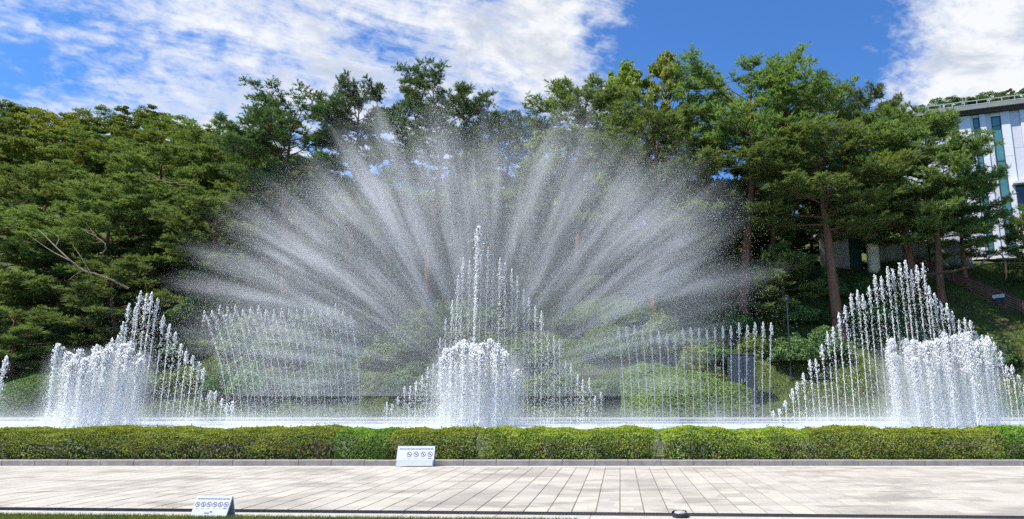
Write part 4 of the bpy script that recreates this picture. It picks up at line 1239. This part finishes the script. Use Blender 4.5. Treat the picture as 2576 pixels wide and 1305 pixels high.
LT = [(105, 1050), (150, 1020), (200, 965), (250, 905), (300, 835), (335, 765), (360, 745), (390, 735), (410, 780), (440, 840), (490, 910), (540, 975), (600, 1035)]
CT = [(965, 1025), (1070, 950), (1110, 860), (1150, 700), (1175, 640), (1230, 630), (1290, 670), (1340, 760), (1390, 835), (1430, 905), (1470, 960), (1530, 1020)]
RT = [(1940, 1050), (1990, 985), (2040, 910), (2080, 850), (2130, 765), (2180, 720), (2230, 672), (2275, 658), (2320, 682), (2345, 730), (2400, 785), (2440, 818), (2480, 850), (2530, 908), (2576, 965), (2620, 1010)]
peaked_row(LT, 108, 598, 14.5, 29.0, 'peaked left row', 'jets of the left peaked row', 2.6)
peaked_row(CT, 972, 1520, 15, 30.0, 'peaked centre row', 'jets of the centre peaked row', 4.0, 1.0)
peaked_row(RT, 1946, 2610, 15, 29.0, 'peaked right row', 'jets of the right peaked row', 1.6)

def slanted_row(xb0, xb1, n, lean0, lean1, tops, Y, where, group, fall, head):
    for i in range(n):
        f = i / (n - 1)
        xb = xb0 + (xb1 - xb0) * f
        lean = lean0 + (lean1 - lean0) * f
        py = envelope(tops, xb + lean) + rf.uniform(-6, 6)
        top = P(xb + lean, py, Y)
        base = P(xb, 1062, Y); base[2] = WZ - 0.02
        o = place_jet(base, jet(base, top, rf, 0.85 if head > 1 else 0.5, head, 1.0 if head > 1 else 0.6, fall, 0.6))
        tag(o, f'slim jet, {nth(i + 1)} from the left in the {where}', 'water jet', group)
slanted_row(572, 905, 20, -58, -22, [(500, 790), (560, 770), (700, 775), (860, 770), (900, 800)], 31.5, 'left-leaning row behind the left pool', 'jets of the left-leaning row', 3.0, 0.3)
slanted_row(1572, 1938, 20, -16, 2, [(1550, 818), (1590, 822), (1690, 842), (1730, 826), (1800, 826), (1850, 812), (1940, 815)], 31.5, 'even row before the round bush', 'jets of the even row', 0.5, 1.2)

def foam_ring(px0, px1, tops, Y, n, where, group):
    c0 = P((px0 + px1) / 2, 1000, Y)
    Rr = (P(px1, 1000, Y)[0] - P(px0, 1000, Y)[0]) / 2
    spots = []
    for i in range(n):
        a = 2 * math.pi * i / n
        rad = Rr * ((1.0, 0.62, 0.85, 0.35)[i % 4] + rf.uniform(-0.05, 0.05))
        spots.append((c0[0] + rad * math.cos(a), Y + rad * 0.75 * math.sin(a)))
    spots.sort()
    for i, (x, y) in enumerate(spots):
        px = x / y * FPX * 0.985 + CX
        top = P(px, envelope(tops, px) + rf.uniform(-12, 12) + (rf.uniform(5, 60) if rf.uniform() < 0.35 else 0), y)
        top[0] = x
        base = np.array([x, y, WZ - 0.02])
        h = top[2] - WZ
        m = int(h * 130)
        t = rf.uniform(0, 0.98, m)
        cc = np.stack([np.zeros(m), np.zeros(m), t * h], -1) + rf.normal(0, 1, (m, 3)) * np.array([0.055, 0.055, 0.02]) * (1.25 - 0.5 * t)[:, None]
        m2 = int(h * 95)                          # frothy upper part
        t2 = 1 - np.abs(rf.normal(0, 0.20, m2)).clip(0, 0.9)
        c2 = np.stack([np.zeros(m2), np.zeros(m2), t2 * h], -1) + rf.normal(0, 1, (m2, 3)) * np.array([0.075, 0.075, 0.03])
        ex = [drops(cc, rf.uniform(0.009, 0.022, m), rf, np.tile([[0, 0, 1.0]], (m, 1))), drops(c2, rf.uniform(0.012, 0.034, m2), rf, np.tile([[0, 0, 1.0]], (m2, 1)))]
        o = place_jet(base, jet(base, top, rf, 1.5, 2.0, 2.0, 3.5, 0.8), ex)
        tag(o, f'thick white jet, {nth(i + 1)} from left in the {where} foaming ring', 'water jet', group)
foam_ring(146, 342, [(140, 872), (200, 878), (260, 880), (350, 872)], 27.6, 26, 'left', 'jets of the left foaming ring')
foam_ring(1104, 1296, [(1100, 892), (1150, 878), (1166, 852), (1200, 870), (1245, 862), (1258, 850), (1275, 885), (1300, 900)], 27.8, 28, 'central', 'jets of the centre foaming ring')
foam_ring(2246, 2494, [(2240, 862), (2310, 850), (2400, 848), (2480, 852), (2500, 870)], 27.6, 30, 'right', 'jets of the right foaming ring')

# single tall jet and the one at the left edge
top = P(1204, 572, 29.4); base = np.array([top[0] + 0.05, 29.4, WZ - 0.02])
o = place_jet(base, jet(base, top, rf, 2.0, 3.0, 3.4, 1.5, 0.3))
tag(o, 'tallest straight jet rising from the foaming ring at the pool centre', 'water jet')
for dx, py, lab in ((0, 898, 'lone taller jet at the left edge beside the round bush'), (-14, 960, 'lone shorter jet cut by the left edge of the picture')):
    top = P(17 + dx, py, 29.0); base = np.array([top[0] - 0.12, 29.0, WZ - 0.02])
    o = place_jet(base, jet(base, top, rf, 1.4, 2.2, 2.0, 2.0, 0.3))
    tag(o, lab, 'water jet')

# the fan: sprays thrown out from one point, each a widening plume of fine drops
FO = P(1205, 985, 30.6)
fan = [  # end px, py, plume strength, half width in degrees
    (500, 760, 0.45, 6.0), (540, 650, 0.75, 5.0), (620, 590, 0.9, 4.0), (700, 490, 0.9, 3.6), (775, 455, 0.9, 3.0), (880, 405, 1.15, 2.2), (965, 285, 1.0, 2.4), (1030, 420, 0.8, 2.2),
    (1090, 278, 1.2, 2.2), (1150, 380, 0.7, 3.0), (1235, 330, 0.8, 3.4), (1330, 340, 0.9, 3.2), (1430, 320, 1.0, 3.2), (1580, 420, 1.15, 2.8), (1700, 400, 0.8, 3.2), (1730, 500, 1.1, 2.6), (1840, 520, 0.7, 3.4),
    (1790, 640, 0.95, 2.6), (1900, 700, 0.55, 4.5), (1800, 790, 0.5, 3.5)]
for i, (px, py, st, hw) in enumerate(fan):
    end = P(px, py, 30.6)
    d = end - FO; L = np.linalg.norm(d); d /= L
    n = int(5600 * st * (0.5 + L / 20))
    t = 0.20 + 0.90 * rf.beta(2.4, 1.7, n)
    an = rf.standard_t(3, n) * R(hw) * 0.85 * (0.35 + 0.9 * t)
    sidev = np.array([d[2], 0, -d[0]])
    dep = rf.normal(0, 0.035, n) * (0.4 + t)
    c = (np.outer(t * L, d) + np.outer(np.tan(an) * t * L, sidev))
    c[:, 1] += dep * L * t
    # the slow outer drops sag under their own weight
    c[:, 2] -= 0.06 * L * np.clip(t - 0.45, 0, 1) ** 2 * (1 + rf.uniform(0, 2.5, n)) * (1.15 - abs(d[2]))
    size = rf.uniform(0.004, 0.0095, n)
    core = int(60 * st)
    tcore = rf.uniform(0.35, 0.8, core)
    cc = np.outer(tcore * L, d) + rf.normal(0, 1, (core, 3)) * (0.03 + 0.08 * tcore)[:, None] * np.array([1, 1, 1])
    VF = cat([drops(c, size, rf, np.tile(d, (n, 1))), drops(cc, rf.uniform(0.005, 0.012, core), rf, np.tile(d, (core, 1)))])
    o = obj('fan_spray', VF, M['mist'], loc=tuple(FO), smooth=True)
    tag(o, f'misty plume of drops, {nth(i + 1)} from the left in the great fan of spray', 'water spray', 'plumes of the great fan')

# drifting mist and falling drops: nobody could count these
def mist():
    C, S = [], []
    n = 30000                                   # falling veil under the fan
    a = rf.uniform(R(4), R(176), n); r = np.sqrt(rf.uniform(0.02, 1, n))
    x = FO[0] + np.cos(a) * r * 13.6; z = WZ + 0.3 + np.sin(a) * r * 12.0
    z = WZ + (z - WZ) * rf.uniform(0.35, 1.0, n)
    C.append(np.stack([x, 30.6 + rf.normal(0, 1.3, n), z], -1)); S.append(rf.uniform(0.006, 0.014, n))
    n = 16000                                   # heavier drops round the middle
    x = FO[0] + rf.normal(0.2, 3.4, n); z = WZ + np.abs(rf.normal(0, 3.4, n))
    C.append(np.stack([x, 30.4 + rf.normal(0, 1.2, n), z], -1)); S.append(rf.uniform(0.007, 0.019, n))
    n = 18000                                   # drops over the left leaning row
    x = rf.normal(P(690, 800, 31.5)[0], 3.3, n); z = P(700, 800, 31.5)[2] + rf.normal(-0.6, 1.2, n)
    C.append(np.stack([x, 31.3 + rf.normal(0, 0.8, n), np.maximum(z, WZ)], -1)); S.append(rf.uniform(0.006, 0.017, n))
    n = 34000                                   # low mist on the water
    x = rf.uniform(-30, 20, n); z = WZ + 0.02 + rf.exponential(0.28, n)
    C.append(np.stack([x, rf.uniform(26.0, 33.0, n), z], -1)); S.append(rf.uniform(0.006, 0.017, n))
    for px, w, k in ((245, 2.6, 4000), (1200, 2.4, 7000), (2370, 2.6, 4000)):
        x = rf.normal(P(px, 1000, 28)[0], w * 0.6, k); z = WZ + rf.exponential(0.5, k)
        C.append(np.stack([x, 27.8 + rf.normal(0, 1.2, k), z], -1)); S.append(rf.uniform(0.006, 0.018, k))
    C, S = np.concatenate(C), np.concatenate(S)
    o = obj('fountain_mist', drops(C, S * 0.60, rf), M['mist'], smooth=True)
    tag(o, 'drifting white mist and falling drops over the whole pool', 'mist', kind='stuff')
mist()

def spray_veil():
    """the soft cloud of droplets too fine to see, fanned out and streaked from the nozzle point"""
    ang, hs = np.linspace(0, np.pi, 25), (-2.0, 2.0)
    V = [(0.0, y, -0.2) for y in hs]
    for a in ang:
        V += [(math.cos(a) * 15.5, y, math.sin(a) * 15.2 - 0.2) for y in hs]
    me = bpy.data.meshes.new('spray_veil')
    n = len(ang)
    F = []
    for i in range(n - 1):
        p, q = 2 + 2 * i, 4 + 2 * i
        F += [(p, q, q + 1, p + 1), (0, q, p), (1, p + 1, q + 1)]
    F += [(0, 2, 3, 1), (0, 1, 3 + 2 * (n - 1), 2 + 2 * (n - 1))]
    me.from_pydata(V, [], [f[::-1] for f in F]); me.update()
    m, t = material('spray_veil')
    co = t.n('ShaderNodeTexCoord').outputs['Object']
    sp = t.n('ShaderNodeSeparateXYZ', i0=co)
    x, y, z = sp.outputs
    r = t.math('SQRT', t.math('ADD', t.math('MULTIPLY', x, x), t.math('MULTIPLY', z, z)))
    sag = t.math('MULTIPLY_ADD', t.math('MULTIPLY', t.math('MULTIPLY', x, x), 0.0125), 1.0, z)     # plumes droop outwards
    th = t.math('DIVIDE', t.math('ARCTAN2', sag, x), math.pi)
    pl = []
    for px, py, st, hw in fan:
        e = P(px, py, 30.6) - FO
        pl.append((math.atan2(e[2] + 0.0125 * e[0] ** 2, e[0]) / math.pi, st, np.linalg.norm(e)))
    pl.sort()
    stops = [(0.0, 0.10)]
    for i, (a, st, L) in enumerate(pl):
        stops.append((a, st))
    stops = stops[:1] + stops[1:] + [(1.0, 0.1)]
    rays_ = t.ramp(th, [(min(max(a, 0.001 * i), 1), (v * 0.8,) * 3) for i, (a, v) in enumerate(stops)])
    rmax = t.ramp(th, [(0.0, (0.55,) * 3)] + [(a, (min(1, L * 1.04 / 16),) * 3) for a, st, L in pl] + [(1.0, (0.6,) * 3)])
    dv = t.n('ShaderNodeCombineXYZ', i0=t.math('MULTIPLY', th, 46.0), i1=t.math('MULTIPLY', r, 0.16), i2=t.math('MULTIPLY', y, 0.25)).outputs[0]
    st1 = t.step(t.noise(dv, 1.0, 2, 0.5), 0.42, 0.64)
    dv2 = t.n('ShaderNodeCombineXYZ', i0=t.math('MULTIPLY', th, 120.0), i1=t.math('MULTIPLY', r, 0.3), i2=y).outputs[0]
    st2 = t.step(t.noise(dv2, 1.0, 1, 0.5), 0.38, 0.64)
    wob = t.math('MULTIPLY_ADD', t.noise(t.n('ShaderNodeCombineXYZ', i0=t.math('MULTIPLY', th, 34.0)).outputs[0], 1.0, 2, 0.6), 0.5, 0.75)
    rn = t.math('DIVIDE', r, t.math('MULTIPLY', t.math('MULTIPLY', rmax, 16.0), wob))
    env = t.math('MULTIPLY', t.step(rn, 0.10, 0.55), t.step(rn, 1.08, 0.66))
    dep = t.step(t.math('ABSOLUTE', y), 2.0, 0.2)
    streak = t.math('MULTIPLY', t.math('MULTIPLY_ADD', st1, 1.0, 0.24), t.math('MULTIPLY_ADD', st2, 0.9, 0.40))
    d = t.math('MULTIPLY', t.math('MULTIPLY', rays_, streak), t.math('MULTIPLY', env, dep))
    veil = t.math('MULTIPLY', t.math('MULTIPLY', t.math('MULTIPLY', t.step(rn, 1.1, 0.75), t.step(r, 0.2, 2.5)), dep), 0.16)
    d = t.math('MULTIPLY_ADD', d, VEIL, t.math('MULTIPLY', veil, VEIL))
    pv = t.n('ShaderNodeVolumePrincipled', Color=(0.97, 0.98, 1, 1), Density=d, Anisotropy=0.2)
    t.n('ShaderNodeOutputMaterial', Volume=pv.outputs[0])
    o = link('spray_veil', me, m, None, tuple(FO))
    tag(o, 'soft white veil of fine spray filling the great fan', 'mist', kind='stuff')
VEIL = 0.41
spray_veil()

def water_haze():
    m, t = material('water_haze')
    co = t.n('ShaderNodeNewGeometry').outputs['Position']
    sp = t.n('ShaderNodeSeparateXYZ', i0=co)
    hgt = t.math('SUBTRACT', sp.outputs[2], WZ)
    nz = t.noise(co, 0.55, 3, 0.6)
    fall = t.math('EXPONENT', t.math('MULTIPLY', hgt, -2.4))
    thick = t.math('MULTIPLY', fall, t.math('MULTIPLY_ADD', t.step(nz, 0.34, 0.68), 0.85, 0.08))
    for px, wd, yy, top in ((244, 2.0, 27.6, 3.3), (1200, 2.0, 27.8, 3.4), (2370, 2.5, 27.6, 3.6)):
        dx = t.math('DIVIDE', t.math('SUBTRACT', sp.outputs[0], float(P(px, 1000, yy)[0])), wd)
        dy = t.math('DIVIDE', t.math('SUBTRACT', sp.outputs[1], yy), wd * 0.8)
        g = t.step(t.math('ADD', t.math('MULTIPLY', dx, dx), t.math('MULTIPLY', dy, dy)), 1.25, 0.5)
        g = t.math('MULTIPLY', g, t.step(hgt, top, top * 0.55))
        thick = t.math('MULTIPLY_ADD', g, 1.1, thick)
    edge = t.step(t.math('ABSOLUTE', t.math('SUBTRACT', sp.outputs[1], 29.5)), 4.2, 2.0)
    pv = t.n('ShaderNodeVolumePrincipled', Color=(0.96, 0.98, 1, 1), Density=t.math('MULTIPLY', t.math('MULTIPLY', thick, edge), 0.26), Anisotropy=0.2)
    t.n('ShaderNodeOutputMaterial', Volume=pv.outputs[0])
    o = obj('water_haze', box(-36, 26, 25.2, 33.8, WZ + 0.012, WZ + 3.8), m)
    tag(o, 'low white haze lying over the pool water', 'mist', kind='stuff')
water_haze()
cy.volume_bounces = 1
cy.volume_step_rate = 3.0
cy.volume_max_steps = 64
